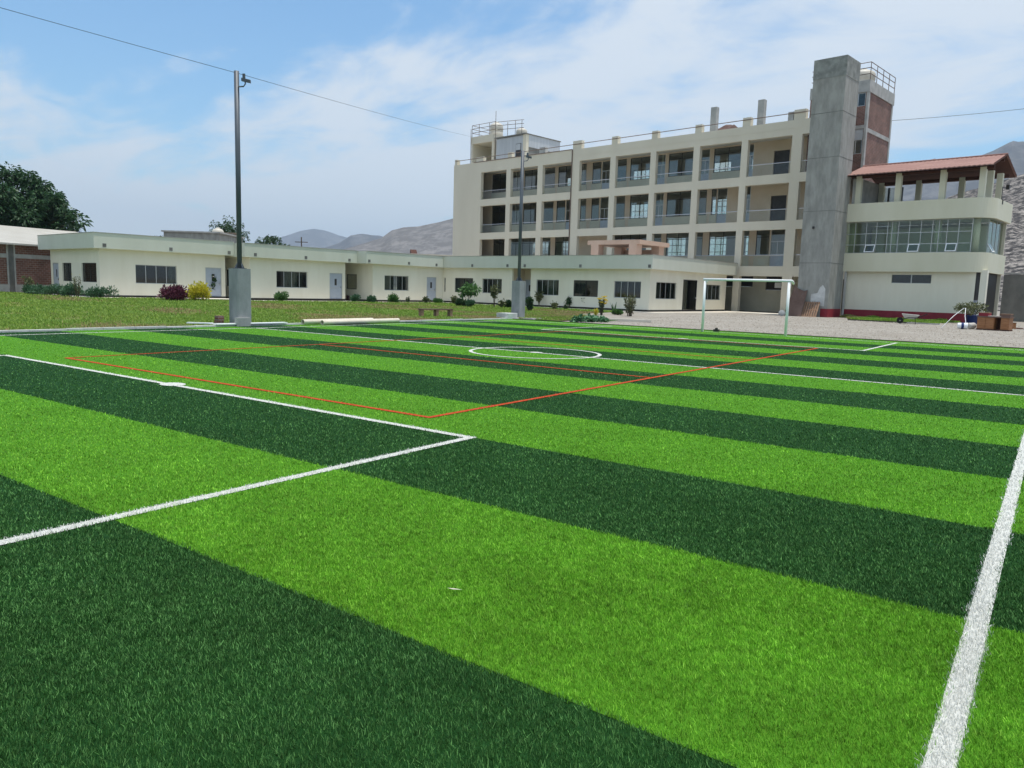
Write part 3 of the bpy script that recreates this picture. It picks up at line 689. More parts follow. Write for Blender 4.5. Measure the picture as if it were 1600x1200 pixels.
for j in (1, 2, 3):
    zf = FL[j]; zc = (FL[j+1] if j < 3 else 15.0)-.32
    holes = []; items = []
    for bi, segs in enumerate(BAYS[j]):
        a, b = OP[bi]
        for kind, s0, s1 in segs:
            u0, u1 = inner(a+(b-a)*s0, VI), inner(a+(b-a)*s1, VI)
            if kind == W_: hz = (zf+1.02, zc-.12)
            elif kind == D_: hz = (zf+.003, zc-.12)
            elif kind == X_: hz = (zf+.003, zf+2.35)
            else: continue
            if holes and u0 < holes[-1][1]+.06: u0 = holes[-1][1]+.06
            if u1-u0 < .15: continue
            holes.append((u0, u1, *hz)); items.append((kind, u0, u1, *hz))
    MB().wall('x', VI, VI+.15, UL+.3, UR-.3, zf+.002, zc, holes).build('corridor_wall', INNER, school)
    for kind, u0, u1, z0, z1 in items:
        if kind == W_:
            w = thing('window', None, None); w.parent = school
            fr = MB(); t = .05
            fr.box(u0,u1,VI+.03,VI+.09,z0,z0+t).box(u0,u1,VI+.03,VI+.09,z1-t,z1).box(u0,u0+t,VI+.03,VI+.09,z0+t,z1-t).box(u1-t,u1,VI+.03,VI+.09,z0+t,z1-t)
            nm = max(1, round((u1-u0)/1.15))
            for q in range(1, nm): uu = u0+(u1-u0)*q/nm; fr.box(uu-.02,uu+.02,VI+.035,VI+.085,z0+t,z1-t)
            fr.box(u0+t,u1-t,VI+.037,VI+.083,z0+1.55,z0+1.6)
            fr.build('frame', FRAME_D, w)
            for q in range(nm):
                B(u0+(u1-u0)*q/nm+.02,u0+(u1-u0)*(q+1)/nm-.02,VI+.055,VI+.063,z0+t,z1-t).build('pane', GLASS_C, w)
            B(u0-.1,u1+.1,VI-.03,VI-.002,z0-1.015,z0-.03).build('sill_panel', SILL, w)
        elif kind == D_:
            d = B(u0+.05,u1-.05,VI+.04,VI+.09,z0,z0+1.0).build('door', DOORP, school)
            fr = MB(); zt = z0+2.15
            fr.box(u0,u0+.05,VI+.02,VI+.11,z0,z1).box(u1-.05,u1,VI+.02,VI+.11,z0,z1).box(u0+.05,u1-.05,VI+.02,VI+.11,zt,zt+.07)
            um = (u0+u1)/2; fr.box(um-.03,um+.03,VI+.03,VI+.1,z0+1.0,zt)
            fr.build('frame', FRAME_L, d)
            B(u0+.05,u1-.05,VI+.06,VI+.068,z0+1.0,zt).build('pane', GLASS_C, d); B(u0+.05,u1-.05,VI+.06,VI+.068,zt+.07,z1).build('transom_pane', GLASS_C, d)
            B(u1-.16,u1-.11,VI-.02,VI+.04,z0+.93,z0+.97).build('handle', RAIL, d)
        else:
            B(u0+.02,u1-.02,VI+.12,VI+.148,z0,z1-.02).build('door', DOOR_DK, school)  # dark sheet across the doorway, its colour standing for the shade inside
    # rear wall with its windows, rooms and cross walls
    rh = []
    bright = {3: [(-31.57,-30.75),(-22.25,-20.2),(-12.6,-10.75),(-8.6,-8.2)], 2: [(-22.36,-20.2),(-12.55,-10.9)],
              1: [(-36.7,-36.1),(-35.2,-34.1),(-32.0,-30.9),(-27.5,-25.6),(-17.47,-15.34),(-12.58,-10.74),(-8.71,-8.07),(-3.71,-3.26)]}[j]
    for a, b in bright: rh.append((a, b, zf+1.05, zc-.12))
    MB().wall('x', VR, VR+.2, UL+.3, UR-.3, zf+.002, zc, rh).build('rear_wall', ROOMW, school)
    for a, b, z0, z1 in rh:
        w = B(a,b,VR+.08,VR+.09,z0,z1).build('rear_window', GLASS_B, school)
        fr = MB(); nm = max(1, round((b-a)/.55))
        for q in range(nm+1): uu = a+(b-a)*q/nm; fr.box(max(a,uu-.025),min(b,uu+.025),VR+.05,VR+.12,z0,z1)
        for q in range(4): zz = z0+(z1-z0)*q/3; fr.box(a,b,VR+.055,VR+.115,max(z0,zz-.025),min(z1,zz+.025))
        fr.build('frame', FRAME_L, w)
        # small round ornaments fixed to the panes
        om = MB()
        for q in range(3):
            for s in range(2):
                om.lathe([(.0,-.0),(.09,.0),(.09,.02),(.0,.02)], (a+(b-a)*(.28+.44*s), VR+.0, z0+.5+.55*q), 8)
        if (b-a) > 1: om.build('ornament', FRAME_D, w)
    for uu in {3: (-33.5,-24.0,-14.4), 2: (-33.5,-24.0,-14.4), 1: (-24.0,)}[j]:
        B(uu,uu+.12,VI+.15,VR,zf+.002,zc).build('cross_wall', ROOMW, school)
    # balustrades
    for i, (a, b) in enumerate(OP):
        if j == 1 and i < 3: pass
        B(a+.02,b-.02,.18,.192,zf+.04,zf+.86).build('glass_balustrade', GLASS_B, school)
        MB().tube([(a,.186,zf+.92),(b,.186,zf+.92)], .03, 6).build('handrail', RAIL, school)
# ground floor: set-back wall, high dark windows, white air-conditioning box
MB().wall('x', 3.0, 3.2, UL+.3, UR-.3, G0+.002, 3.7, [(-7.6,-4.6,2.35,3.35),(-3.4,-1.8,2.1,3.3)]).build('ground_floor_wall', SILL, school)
B(-7.55,-4.65,3.1,3.15,2.36,3.34).build('high_window', DOOR_DK, school); B(-3.38,-1.82,3.1,3.15,2.12,3.28).build('high_window', DOOR_DK, school)
B(-2.45,-1.9,2.75,3.0,2.3,2.75).build('air_conditioner', WHITE, school)
B(-9,-.6,2.98,2.998,G0+.003,.22).build('black_plinth', DARKP, school)
B(.3,3.3,2.9,2.96,G0+.003,3.1).build('dark_door', DOOR_DK, school)
# roof edge posts and rail, unfinished columns, heap of earth
for a, b, zt in ((-40.95,-40.55,16.2),(-37.35,-36.2,16.15),(-32.4,-31.8,16.2),(-27.8,-27.0,16.25),(-23.3,-22.2,16.4),(-18.5,-17.8,16.3),(-13.97,-13.35,16.28),(-9.48,-8.85,16.28),(-5.0,-4.3,16.3),(-1.1,-.65,16.25),(-.6,.35,16.35)):
    B(a,b,.05,.5,TOP,zt).build('roof_post', CREAM if zt != 16.25 else CONC2, school)
MB().tube([(-40.8,.02,16.02),(3.2,.02,16.12)], .035, 6).build('roof_rail', RUSTY, school)
for u in (-8.5, -4.1): B(u-.28,u+.28,1.3,1.75,15.0,17.9).build('unfinished_column', CONC2, school)
hp = MB()
for i in range(9):
    for k in range(7):
        u = -10.2+i*.5; v = 1.9+k*.4; z = 15.0+max(0,1.75*(1-((u+8.1)/2.3)**2))*math.sin(math.pi*k/6)**.6*random.uniform(.82,1.12)
        hp.v.append((u,v,z))
for i in range(8):
    for k in range(6): q = i*7+k; hp.f.append((q,q+7,q+8,q+1))
hp.build('earth_heap', BROWN_H, school)

# rooftop stair house with tanks at the left end
rh_ = thing('rooftop_stair_house', 'small rooftop structure with open porch and grey metal clad box', 'rooftop structure', tuple(OM), TM)
z0 = 15.0
MB().box(-40.85,-40.55,2.5,6,z0,18.3).box(-37.4,-37.05,2.5,6,z0,18.3).box(-40.85,-37.05,2.45,6,18.3,19.1).box(-40.55,-37.4,5.7,6,z0,18.3).build('porch', CREAM, rh_)
MB().box(-36.65,-32.45,2.5,2.62,z0,18.45).build('front_panel', METALP, rh_)
MB().box(-32.45,-32.0,2.45,2.9,z0,18.5).build('corner_column', CREAM, rh_)
MB().box(-32.05,-31.98,2.9,8.2,17.2,18.5).build('side_panel', METALP, rh_)
MB().box(-32.12,-32.05,2.9,8.2,z0,17.2).build('side_wall', CONC_DK, rh_)
MB().box(-36.8,-31.9,2.3,8.3,18.5,18.6).build('roof_sheet', CONC_DK, rh_)
MB().box(-33.55,-32.75,2.46,2.5,15.4,17.6).build('opening', DOOR_DK, rh_)
MB().box(-33.5,-32.8,2.43,2.46,16.9,17.55).build('shutter', METALP, rh_)
rl = MB()
for z in (19.1+.5, 19.1+.95, 19.1+1.35):
    rl.tube([(-40.8,2.55,z),(-36.9,2.55,z)], .03, 5); rl.tube([(-40.8,2.55,z),(-40.8,5.9,z)], .03, 5)
    rl.tube([(-36.9,2.9,z),(-33.3,3.4,z-.1)], .03, 5)
for u in (-40.8,-39.6,-37.9,-36.9): rl.tube([(u,2.55,19.1),(u,2.55,20.45)], .03, 5)
rl.tube([(-36.9,2.56,15.5),(-36.9,2.56,21.6)], .03, 5); rl.tube([(-40.72,2.3,15.5),(-40.72,2.3,20.0)], .03, 5)
for u in (-35.5,-34.3,-33.3): rl.tube([(u,3.1,18.6),(u,3.1,20.3)], .03, 5)
rl.build('railing', RUSTY, rh_)
def tank(u, v, z, r, h, label):
    P = OM+DM*u+NM*v
    o = thing('water_tank', label, 'water tank', (P[0],P[1],z), TM, 'roof water tanks')
    MB().lathe([(r*.96,0),(r,.05),(r,h*.3),(r*.97,h*.32),(r*.97,h*.36),(r,h*.38),(r,h*.72),(r*.9,h*.82),(r*.5,h*.93),(r*.28,h*.95)], (0,0,0), 20).build('body', TANK, o, True)
    MB().lathe([(r*.3,h*.95),(r*.3,h),(r*.05,h*1.03)], (0,0,0), 14).build('lid', TANK, o, True)
tank(-38.4, 4.2, 19.1, .78, 1.75, 'larger beige water tank on the cream rooftop porch')
tank(-35.1, 5.0, 18.6, .65, 1.35, 'smaller beige water tank above the grey metal rooftop box')

# ------------------------------------------------------------------ raw concrete lift tower
tw = thing('concrete_tower', 'tall bare grey concrete tower with stains in front of the school', 'tower', tuple(OM), TM)
MB().box(2.9,5.2,-5.0,-2.5,.75,17.0).build('shaft', CONC, tw)
MB().box(2.88,5.22,-5.02,-2.5,17.0,18.35).build('upper_cast', mat('dark_raw_concrete', (.19,.195,.18), (.31,.32,.29), scale=1.8, rough=.92, bump=.5, bscale=10, lo=.38, hi=.62, detail=10), tw)
B(2.9,4.7,-5.0,-2.5,.08,.75).build('base', CONC, tw)
for z in (4.05, 7.75, 11.5, 14.6): B(2.892,5.208,-5.008,-2.5,z,z+.035).build('pour_joint', CONC_DK, tw)
B(4.7,5.215,-5.012,-2.5,.08,.78).build('painted_plinth', RED, tw)
pl = MB(); pl.add([(3.9,-5.006,1.0),(4.95,-5.006,.95),(4.95,-5.006,2.2),(4.75,-5.006,2.5),(4.55,-5.006,2.3),(4.4,-5.006,1.9),(3.95,-5.006,1.8)], [(0,1,2,3,4,5,6)])
pl.build('plaster_patch', PLASTER, tw)
MB().obox((3.75,-5.05,6.6),(.06,0,0),(0,.08,0),(0,0,.08)).build('lamp_bracket', DOOR_DK, tw)
# leaning board and pallet
def lean(u0, u1, vfoot, vtop, zt, th):
    return [(u0,vfoot,.1),(u1,vfoot,.1),(u1,vtop,zt),(u0,vtop,zt)]
bd = thing('leaning_board', 'broken brown sheet of board leaning on the concrete tower', 'board', tuple(OM), TM)
m_ = MB(); f0 = [(2.35,-5.75),(3.55,-5.75)]
pts = [(2.3,-5.85,.09),(3.62,-5.85,.09),(3.72,-5.12,2.1),(3.45,-5.1,2.02),(3.2,-5.1,2.12),(2.95,-5.09,2.22),(2.8,-5.08,2.38),(2.72,-5.07,2.42)]
o_ = [(x,y-.025,z) for x,y,z in pts]
nn = len(pts); m_.add(pts+o_, [tuple(range(nn)), tuple(range(2*nn-1,nn-1,-1))]+[(i,nn+i,nn+(i+1)%nn,(i+1)%nn) for i in range(nn)])
m_.build('sheet', PLY, bd)
pa = thing('pallet', 'wooden pallet leaning upright against the concrete tower beside the board', 'pallet', tuple(OM), TM)
du = Vector((0,.62,1.22)).normalized(); dn = Vector((0,-1.22,.62)).normalized()*-1
def pal(u, w, s0, s1, off, th, name):
    c = Vector((u, -5.72, .1))+du*((s0+s1)/2)+dn*off
    MB().obox(c, (w/2,0,0), du*((s1-s0)/2), dn*(th/2)).build(name, WOODP, pa)
for k in range(7): pal(3.68+.165*k, .11, 0, 1.28, -.06, .022, 'slat')
for s in (0.03, .58, 1.15): pal(4.17, 1.1, s, s+.09, 0, .09, 'bearer')
for k in range(3): pal(3.75+.42*k, .11, 0, 1.28, .06, .022, 'slat')

# brick stair tower behind
bt = thing('brick_tower', 'unplastered brick stair tower with concrete frame and roof railing', 'tower', tuple(OM), TM)
bu0, bu1, bv0, bv1 = -.2, 4.35, 2.0, 7.6
MB().wall('x', bv0, bv0+.2, bu0+.3, bu1-.14, 11, 17.4, [(3.0,4.12,16.4,17.4),(3.1,4.15,12.8,14.7)]).build('brick_wall', BRICK, bt)
MB().wall('y', bu1-.2, bu1-.02, bv0+.2, bv1-.3, 9, 17.4).build('brick_wall', BRICK, bt)
MB().box(bu0+.3,bu1-.2,bv1-.2,bv1,9,17.4).box(bu0,bu0+.2,bv0,bv1,11,17.4).build('brick_wall', BRICK, bt)
for v in (bv0-.02, bv1-.3): B(bu1-.16,bu1+.02,v,v+.3,9,17.42).build('concrete_column', CONC2, bt)
MB().box(bu1-.1,bu1+.03,bv0+.28,bv1-.3,14.45,14.75).box(bu0,bu1-.16,bv0-.03,bv0+.1,14.7,14.95).build('concrete_beam', CONC2, bt)
B(bu0-.05,bu1+.05,bv0-.05,bv1+.1,17.42,18.3).build('roof_slab', CONC2, bt)
for u0,u1,a,b in ((3.0,4.12,16.4,17.4),(3.1,4.15,12.8,13.9)):
    w = MB().box(u0,u1,bv0+.06,bv0+.12,a,a+.05).box(u0,u1,bv0+.06,bv0+.12,b-.05,b).box(u0,u0+.05,bv0+.06,bv0+.12,a,b).box(u1-.05,u1,bv0+.06,bv0+.12,a,b).box((u0+u1)/2-.03,(u0+u1)/2+.03,bv0+.06,bv0+.12,a,b).build('window_frame', FRAME_L, bt)
    B(u0+.05,u1-.05,bv0+.09,bv0+.1,a+.05,b-.05).build('pane', GLASS_D, w)
B(3.1,4.15,bv0+.05,bv0+.1,13.9,14.7).build('grey_panel', METALP, bt)
rl = MB()
for z in (18.75, 19.2, 19.6):
    rl.tube([(bu0,bv0,z),(bu1,bv0,z)], .03, 5); rl.tube([(bu1,bv0,z),(bu1,bv1,z)], .03, 5)
for v in (2.0,3.4,4.8,6.2,7.6): rl.tube([(bu1,v,18.3),(bu1,v,19.6)], .03, 5)
for u in (.0,1.4,2.9): rl.tube([(u,bv0,18.3),(u,bv0,19.6)], .03, 5)
rl.build('railing', RUSTY, bt)
rl = MB()
for u in (2.62, 2.85): rl.tube([(u,1.0,15.0),(u,1.0,18.6)], .025, 5)
for q in range(8): rl.tube([(2.62,1.0,15.3+q*.42),(2.85,1.0,15.3+q*.42)], .018, 5)
rl.build('roof_ladder', FRAME_L, bt)
tank(2.9, 4.4, 18.3, .95, 1.5, 'beige water tank on top of the brick tower behind its railing')

# ------------------------------------------------------------------ right wing with curved bands and roof terrace
wg = thing('school_wing', 'three-level cream wing with rounded bands, glazed middle floor and tiled roof terrace', 'building', tuple(OM), TM)
def path(off, u0=5.15, u1=14.35, v0=-2.6, v1=3.0, r=1.3, n=12):
    """front edge running right, rounded corner, then back; off = inset"""
    pts = [(u0, v0+off)]
    rr = max(.05, r-off)
    cx, cy = u1-off-rr, v0+off+rr
    for i in range(n+1):
        a = -math.pi/2+math.pi/2*i/n; pts.append((cx+rr*math.cos(a), cy+rr*math.sin(a)))
    pts.append((u1-off, v1)); return pts
def band(z0, z1, off, th, name, m, parent, smooth=True):
    a = path(off); b = path(off+th); q = MB(); n = len(a)
    for x, y in a: q.v += [(x,y,z0),(x,y,z1)]
    for x, y in b: q.v += [(x,y,z0),(x,y,z1)]
    for i in range(n-1):
        q.f += [(2*i,2*i+2,2*i+3,2*i+1), (2*n+2*i+1,2*n+2*i+3,2*n+2*i+2,2*n+2*i), (2*i+1,2*i+3,2*n+2*i+3,2*n+2*i+1), (2*i,2*n+2*i,2*n+2*i+2,2*i+2)]
    q.f += [(0,1,2*n+1,2*n), (2*n-2,4*n-2,4*n-1,2*n-1)]
    return q.build(name, m, parent, False)
band(3.55, 4.87, 0, .18, 'lower_band', OLIVE, wg); band(7.12, 8.42, -.1, .18, 'upper_band', OLIVE, wg)
for z in (3.7, 7.25):
    q = path(.18); q = q+[(5.15, 3.0)]
    MB().prism(q, z, z+.25).build('floor_slab', SLAB, wg)
# ground floor wall with strip window and maroon plinth
WV = -2.15
sw0 = onV(1393,437,WV)[0]; sw1 = onV(1455,437,WV)[0]; wend = onV(1523,450,WV)[0]
MB().wall('x', WV, WV+.2, 5.2, wend, .78, 3.7, [(sw0,sw1,2.75,3.35)]).build('ground_wall', CREAM_LOW, wg)
B(5.2,wend,WV-.012,WV+.2,.08,.78).build('maroon_plinth', RED, wg)
B(sw0-.1,sw1+.1,WV+.26,WV+.3,2.6,3.45).build('dark_backing', DARKWOOD, wg)  # dark panel added behind the glass so the room looks dim
w = B(sw0,sw1,WV+.1,WV+.108,2.75,3.35).build('strip_window', GLASS_D, wg)
MB().box((sw0+sw1)/2-.03,(sw0+sw1)/2+.03,WV+.06,WV+.1,2.75,3.35).box(sw0,sw1,WV+.06,WV+.1,2.75,2.78).build('frame', FRAME_L, w)
MB().box(5.2,5.4,WV+.2,3.0,.1,3.7).box(5.4,14.2,2.8,3.0,.1,7.2).box(5.2,5.4,WV+.2,3.0,3.95,7.2).build('back_wall', SILL, wg)
MB().box(wend-.2,wend,WV+.2,2.8,.1,3.7).build('side_wall', CREAM_LOW, wg)
c0 = onV(1530,450,-2.1)[0]; c1 = onV(1540.5,450,-2.1)[0]
B(c0,c1,-2.1,-1.7,.3,3.7).build('white_pillar', CREAM_LOW, wg); B(c0-.05,c1+.6,-2.2,-1.3,.08,.34).build('step', RED, wg)
B(wend+.02,14.0,-.6,-.55,.12,3.7).build('dark_door', DOOR_DK, wg); 
B(wend-.002,wend+.012,WV+.02,2.8,1.7,3.69).build('dark_side_door', DOOR_DK, wg); B(wend-.002,wend+.012,WV+.02,2.8,.12,1.7).build('grey_side_door', DOORP, wg)
B(wend+.02,14.0,-.66,-.61,.12,1.7).build('grey_door_panel', DOORP, wg)
B(13.95,14.0,-.5,2.8,.12,3.7).build('recess_shade_panel', DOOR_DK, wg)  # opaque panel added; its dark colour stands in for shade in the recess
MB().tube([(14.15,-1.9,.1),(14.15,-1.9,3.55)], .05, 8).build('drain_pipe', WHITE, wg)
MB().tube([(5.36,-2.45,.1),(5.36,-2.45,3.55)], .09, 8).build('downpipe', CONC2, wg)
# middle floor: columns, glazing of single panes, three open vents
for x in (1334, 1395.5, 1465, 1525):
    u = onV(x,370,-1.75)[0]; MB().tube([(u,-1.75,4.85),(u,-1.75,7.25)], .22, 16).build('round_column', OLIVE, wg, True)
gz0, gz1 = 4.87, 7.12; GVv = -2.28
ue = [onV(x,372,GVv)[0] for x in (1318,1336,1353,1369,1386,1393,1403,1420,1438,1456,1466,1479,1497,1518)]
zr = [gz0, gz0+.62, gz0+1.4, gz1]
gw = thing('glazing', None, None); gw.parent = wg
fr = MB()
for u in ue: fr.box(u-.022,u+.022,GVv-.03,GVv+.03,gz0,gz1)
for z in (gz0+.025, zr[1], zr[2], gz1-.025): fr.box(ue[0],ue[-1],GVv-.027,GVv+.027,z-.02,z+.02)
fr.build('frame', FRAME_L, gw)
vents = (2, 7, 11)
for i in range(len(ue)-1):
    for j in range(3):
        if j == 0 and i in vents:
            u0, u1 = ue[i]+.02, ue[i+1]-.02; hgt = zr[1]-gz0-.04
            d = Vector((0,-.42,-.9)).normalized()
            v_ = thing('open_vent', None, None); v_.parent = gw
            MB().obox(Vector(((u0+u1)/2,GVv-.03,zr[1]-.02))+d*hgt/2, ((u1-u0)/2-.04,0,0), d*(hgt/2-.04), (0,-.006,.003)).build('pane', GLASS_G, v_)
            fr = MB(); top = Vector((0,GVv-.03,zr[1]-.02))
            for u in (u0+.02,u1-.02): fr.obox(top+Vector((u,0,0))+d*hgt/2, (.03,0,0), d*(hgt/2), (0,-.012,.006))
            for s in (.02, hgt-.02): fr.obox(top+Vector(((u0+u1)/2,0,0))+d*s, ((u1-u0)/2,0,0), d*.03, (0,-.014,.007))
            fr.build('sash', WHITE, v_)
        else:
            B(ue[i]+.02,ue[i+1]-.02,GVv-.004,GVv+.004,zr[j]+.02,zr[j+1]-.02).build('pane', GLASS_G, gw)
# curved corner glass
cp = [q for q in path(.32) if q[0] > ue[-1]]
cp = [(ue[-1]+.02, GVv)]+cp
for i in range(len(cp)-1):
    (xa,ya),(xb,yb) = cp[i],cp[i+1]
    if i == len(cp)-2:
        for q in range(4):
            y0_ = ya+(yb-ya)*q/4; y1_ = ya+(yb-ya)*(q+1)/4
            B(xa-.004,xa+.004,y0_+.02,y1_-.02,gz0+.02,gz1-.02).build('pane', GLASS_G, gw)
            B(xa-.03,xa+.03,y0_-.02,y0_+.02,gz0,gz1).build('mullion', FRAME_L, gw)
    else:
        MB().add([(xa,ya,gz0),(xb,yb,gz0),(xb,yb,gz1),(xa,ya,gz1)], [(0,1,2,3)]).build('corner_pane', GLASS_G, gw)
v_ = thing('open_vent', None, None); v_.parent = gw
xq, yq = cp[-2][0]+.02, -.9
d = Vector((.5,0,-.86)).normalized()
MB().obox(Vector((xq,yq,zr[1]))+d*.3,(0,.3,0),d*.28,(.006,0,.003)).build('pane', GLASS_G, v_)
MB().obox(Vector((xq,yq-.31,zr[1]))+d*.3,(0,.03,0),d*.3,(.012,0,.006)).obox(Vector((xq,yq+.31,zr[1]))+d*.3,(0,.03,0),d*.3,(.012,0,.006)).obox(Vector((xq,yq,zr[1]))+d*.59,(0,.31,0),d*.03,(.012,0,.006)).build('sash', WHITE, v_)
# interior desks hinted by a parapet wall inside
B(5.6,13.6,1.6,1.7,3.95,6.9).build('partition', CREAM_LOW, wg)
# roof terrace: columns, beams, gabled roof
ZT = 10.35
for x, v in ((1342,-2.2),(1403.5,-2.2),(1472.5,-2.2),(1534,-2.2)):
    u = onV(x,300,v)[0]; B(u-.18,u+.18,v-.18,v+.18,7.5,ZT+.15).build('terrace_column', OLIVE, wg)
for x, v in ((1378,2.3),(1435.5,2.3),(1502.5,2.3),(1561,1.6),(1546,0.0)):
    u = onV(x,298,v)[0]; B(u-.18,u+.18,v-.18,v+.18,7.5,ZT+.1).build('terrace_column', OLIVE, wg)
B(5.3,5.6,-2.3,2.6,7.5,ZT).build('terrace_end_wall', CONC2, wg)
w = B(5.62,7.2,2.25,2.3,7.5,ZT-.3).build('terrace_window', GLASS_C, wg)
MB().box(7.2,7.35,2.2,2.4,7.5,ZT-.3).box(6.3,6.42,2.2,2.34,7.5,ZT-.3).build('frame', FRAME_D, w)
rg = .3; ze, zr_, zb = 10.42, 11.5, 10.5
rf = thing('roof', None, None); rf.parent = wg
def slope(v0, z0, v1, z1, name):
    m = MB(); nseg = 96; u0, u1 = 5.0, 14.35
    for i in range(nseg+1):
        u = u0+(u1-u0)*i/nseg; w = .016*math.sin(i*math.pi/1.5)
        for th in (0, .07):
            m.v += [(u,v0,z0+w-th),(u,v1,z1+w-th)]
    for i in range(nseg):
        q = 4*i; m.f += [(q,q+4,q+5,q+1),(q+2,q+3,q+7,q+6),(q,q+2,q+6,q+4),(q+1,q+5,q+7,q+3)]
    m.f += [(0,1,3,2),(4*nseg,4*nseg+2,4*nseg+3,4*nseg+1)]
    m.build(name, TILE, rf)
slope(-3.25, ze, .25, zr_, 'tiled_slope'); slope(3.7, zb, .25, zr_, 'tiled_slope')
MB().add([(5.1,-3.1,ze-.12),(14.3,-3.1,ze-.12),(14.3,.25,zr_-.13),(5.1,.25,zr_-.13)],[(3,2,1,0)]).add([(5.1,3.6,zb-.12),(14.3,3.6,zb-.12),(14.3,.25,zr_-.131),(5.1,.25,zr_-.131)],[(0,1,2,3)]).build('underside', DARKWOOD, rf)
MB().box(5.2,14.2,-2.3,-2.1,ZT-.1,ZT+.12).box(5.2,14.2,2.2,2.4,ZT-.1,ZT+.12).box(5.2,14.2,.17,.33,11.05,11.3).build('beam', DARKWOOD, rf)
MB().tube([(5.0,.25,zr_+.03),(14.38,.25,zr_+.03)], .06, 8).build('ridge_cap', TILE, rf)
MB().add([(14.36,-3.25,ze-.1),(14.36,.25,zr_-.08),(14.36,.25,zr_+.06),(14.36,-3.25,ze+.05)],[(0,1,2,3)]).add([(14.36,3.7,zb-.1),(14.36,.25,zr_-.08),(14.36,.25,zr_+.06),(14.36,3.7,zb+.05)],[(3,2,1,0)]).build('barge_board', DARKWOOD, rf)
MB().tube([(14.38,-.3,8.42),(14.38,-.3,9.3)], .025, 6).obox((14.42,-.3,8.3),(.07,0,0),(0,.08,0),(0,0,.16)).build('wall_lamp', DOOR_DK, wg)
MB().obox((14.3,1.62,9.5),(.1,0,0),(0,.1,0),(0,0,.16)).build('wall_lamp', DOOR_DK, wg)
#SPLIT
# ------------------------------------------------------------------ single-storey classroom building (L-shaped, stepped)
E1 = np.array([math.cos(AL), math.sin(AL), 0]); E2 = np.array([-math.sin(AL), math.cos(AL), 0])
def onA(x, y, a):
    d = ray(x, y); t = (a-float(CAM@E1))/float(d@E1); return float((CAM+d*t)@E2)
def onB(x, y, b):
    d = ray(x, y); t = (b-float(CAM@E2))/float(d@E2); return float((CAM+d*t)@E1)
cl = thing('classroom_building', 'low single-storey cream classroom building with stepped pale green roof fascia', 'building', (0,0,0), AL)
def opening(axis, w, u0, u1, zb, curtain=None, split=3, lead=1):
    """window in a wall whose outer face is at w; the room lies on the +/- side lead"""
    z0, z1 = zb+.93, zb+2.17
    def bx(m, a, b, c, d, e, f): return m.box(a,b,c,d,e,f) if axis == 'x' else m.box(c,d,a,b,e,f)
    wi = sorted((w+lead*.08, w+lead*.13))
    o = thing('window', None, None); o.parent = cl
    fr = MB(); t = .045
    bx(fr,u0,u1,*wi,z0,z0+t); bx(fr,u0,u1,*wi,z1-t,z1); bx(fr,u0,u0+t,*wi,z0+t,z1-t); bx(fr,u1-t,u1,*wi,z0+t,z1-t)
    for q in range(1, split): uu = u0+(u1-u0)*q/split; bx(fr,uu-.02,uu+.02,*wi,z0+t,z1-t)
    fr.build('frame', FRAME_D if split < 4 else FRAME_L, o)
    g = sorted((w+lead*.10, w+lead*.107))
    for q in range(split):
        m = MB(); bx(m,u0+(u1-u0)*q/split+.02,u0+(u1-u0)*(q+1)/split-.02,*g,z0+t,z1-t); m.build('pane', GLASS_D, o)
    if curtain:
        for c0, c1, mt in curtain:
            m = MB(); a, b = u0+(u1-u0)*c0, u0+(u1-u0)*c1; nn = max(6, int((b-a)/.07))
            for q in range(nn+1):
                uu = a+(b-a)*q/nn; ww = w+lead*(.28+.03*math.sin(q*1.9))
                for z in (z0-.1, z1+.05): m.v.append((uu,ww,z) if axis == 'x' else (ww,uu,z))
            for q in range(nn): m.f.append((2*q,2*q+2,2*q+3,2*q+1))
            m.build('curtain', mt, o)
    return (u0, u1, z0, z1)
def ldoor(axis, w, u0, u1, zb, lead=1, glassy=False):
    z1 = zb+(2.45 if glassy else 2.17)
    def bx(m, a, b, c, d, e, f): return m.box(a,b,c,d,e,f) if axis == 'x' else m.box(c,d,a,b,e,f)
    wi = sorted((w+lead*.05, w+lead*.10)); wf = sorted((w+lead*.02, w+lead*.13))
    if glassy:
        m = MB(); bx(m,u0+.05,u1-.05,*sorted((w+lead*.07,w+lead*.08)),zb+.05,z1-.05); d = m.build('glass_door', GLASS_D, cl)
    else:
        m = MB(); um = (u0+u1)/2
        # leaf with a small vision panel
        m.wall('x' if axis == 'x' else 'y', *wi, u0+.05, u1-.05, zb+.01, z1-.05, [(um-.11,um+.11,zb+1.2,zb+1.72)]); d = m.build('door', DOORP, cl)
        m = MB(); bx(m,um-.11,um+.11,*sorted((w+lead*.07,w+lead*.078)),zb+1.2,zb+1.72); m.build('vision_pane', DOOR_DK, d)
        m = MB(); bx(m,u0+.06,u1-.06,*sorted((w+lead*.045,w+lead*.051)),zb+.98,zb+1.02); m.build('rail', FRAME_L, d)
    m = MB(); bx(m,u0,u0+.05,*wf,zb,z1); bx(m,u1-.05,u1,*wf,zb,z1); bx(m,u0+.05,u1-.05,*wf,z1-.05,z1); m.build('frame', FRAME_L if not glassy else FRAME_D, d)
    m = MB(); bx(m,u1-.17,u1-.12,*sorted((w-lead*.04,w+lead*.05)),zb+1.0,zb+1.12); m.build('handle', RAIL, d)
    return (u0, u1, zb+.003, z1)
HB = 3.05
def block(name, zb, zs, front=None, main=None):
    pass
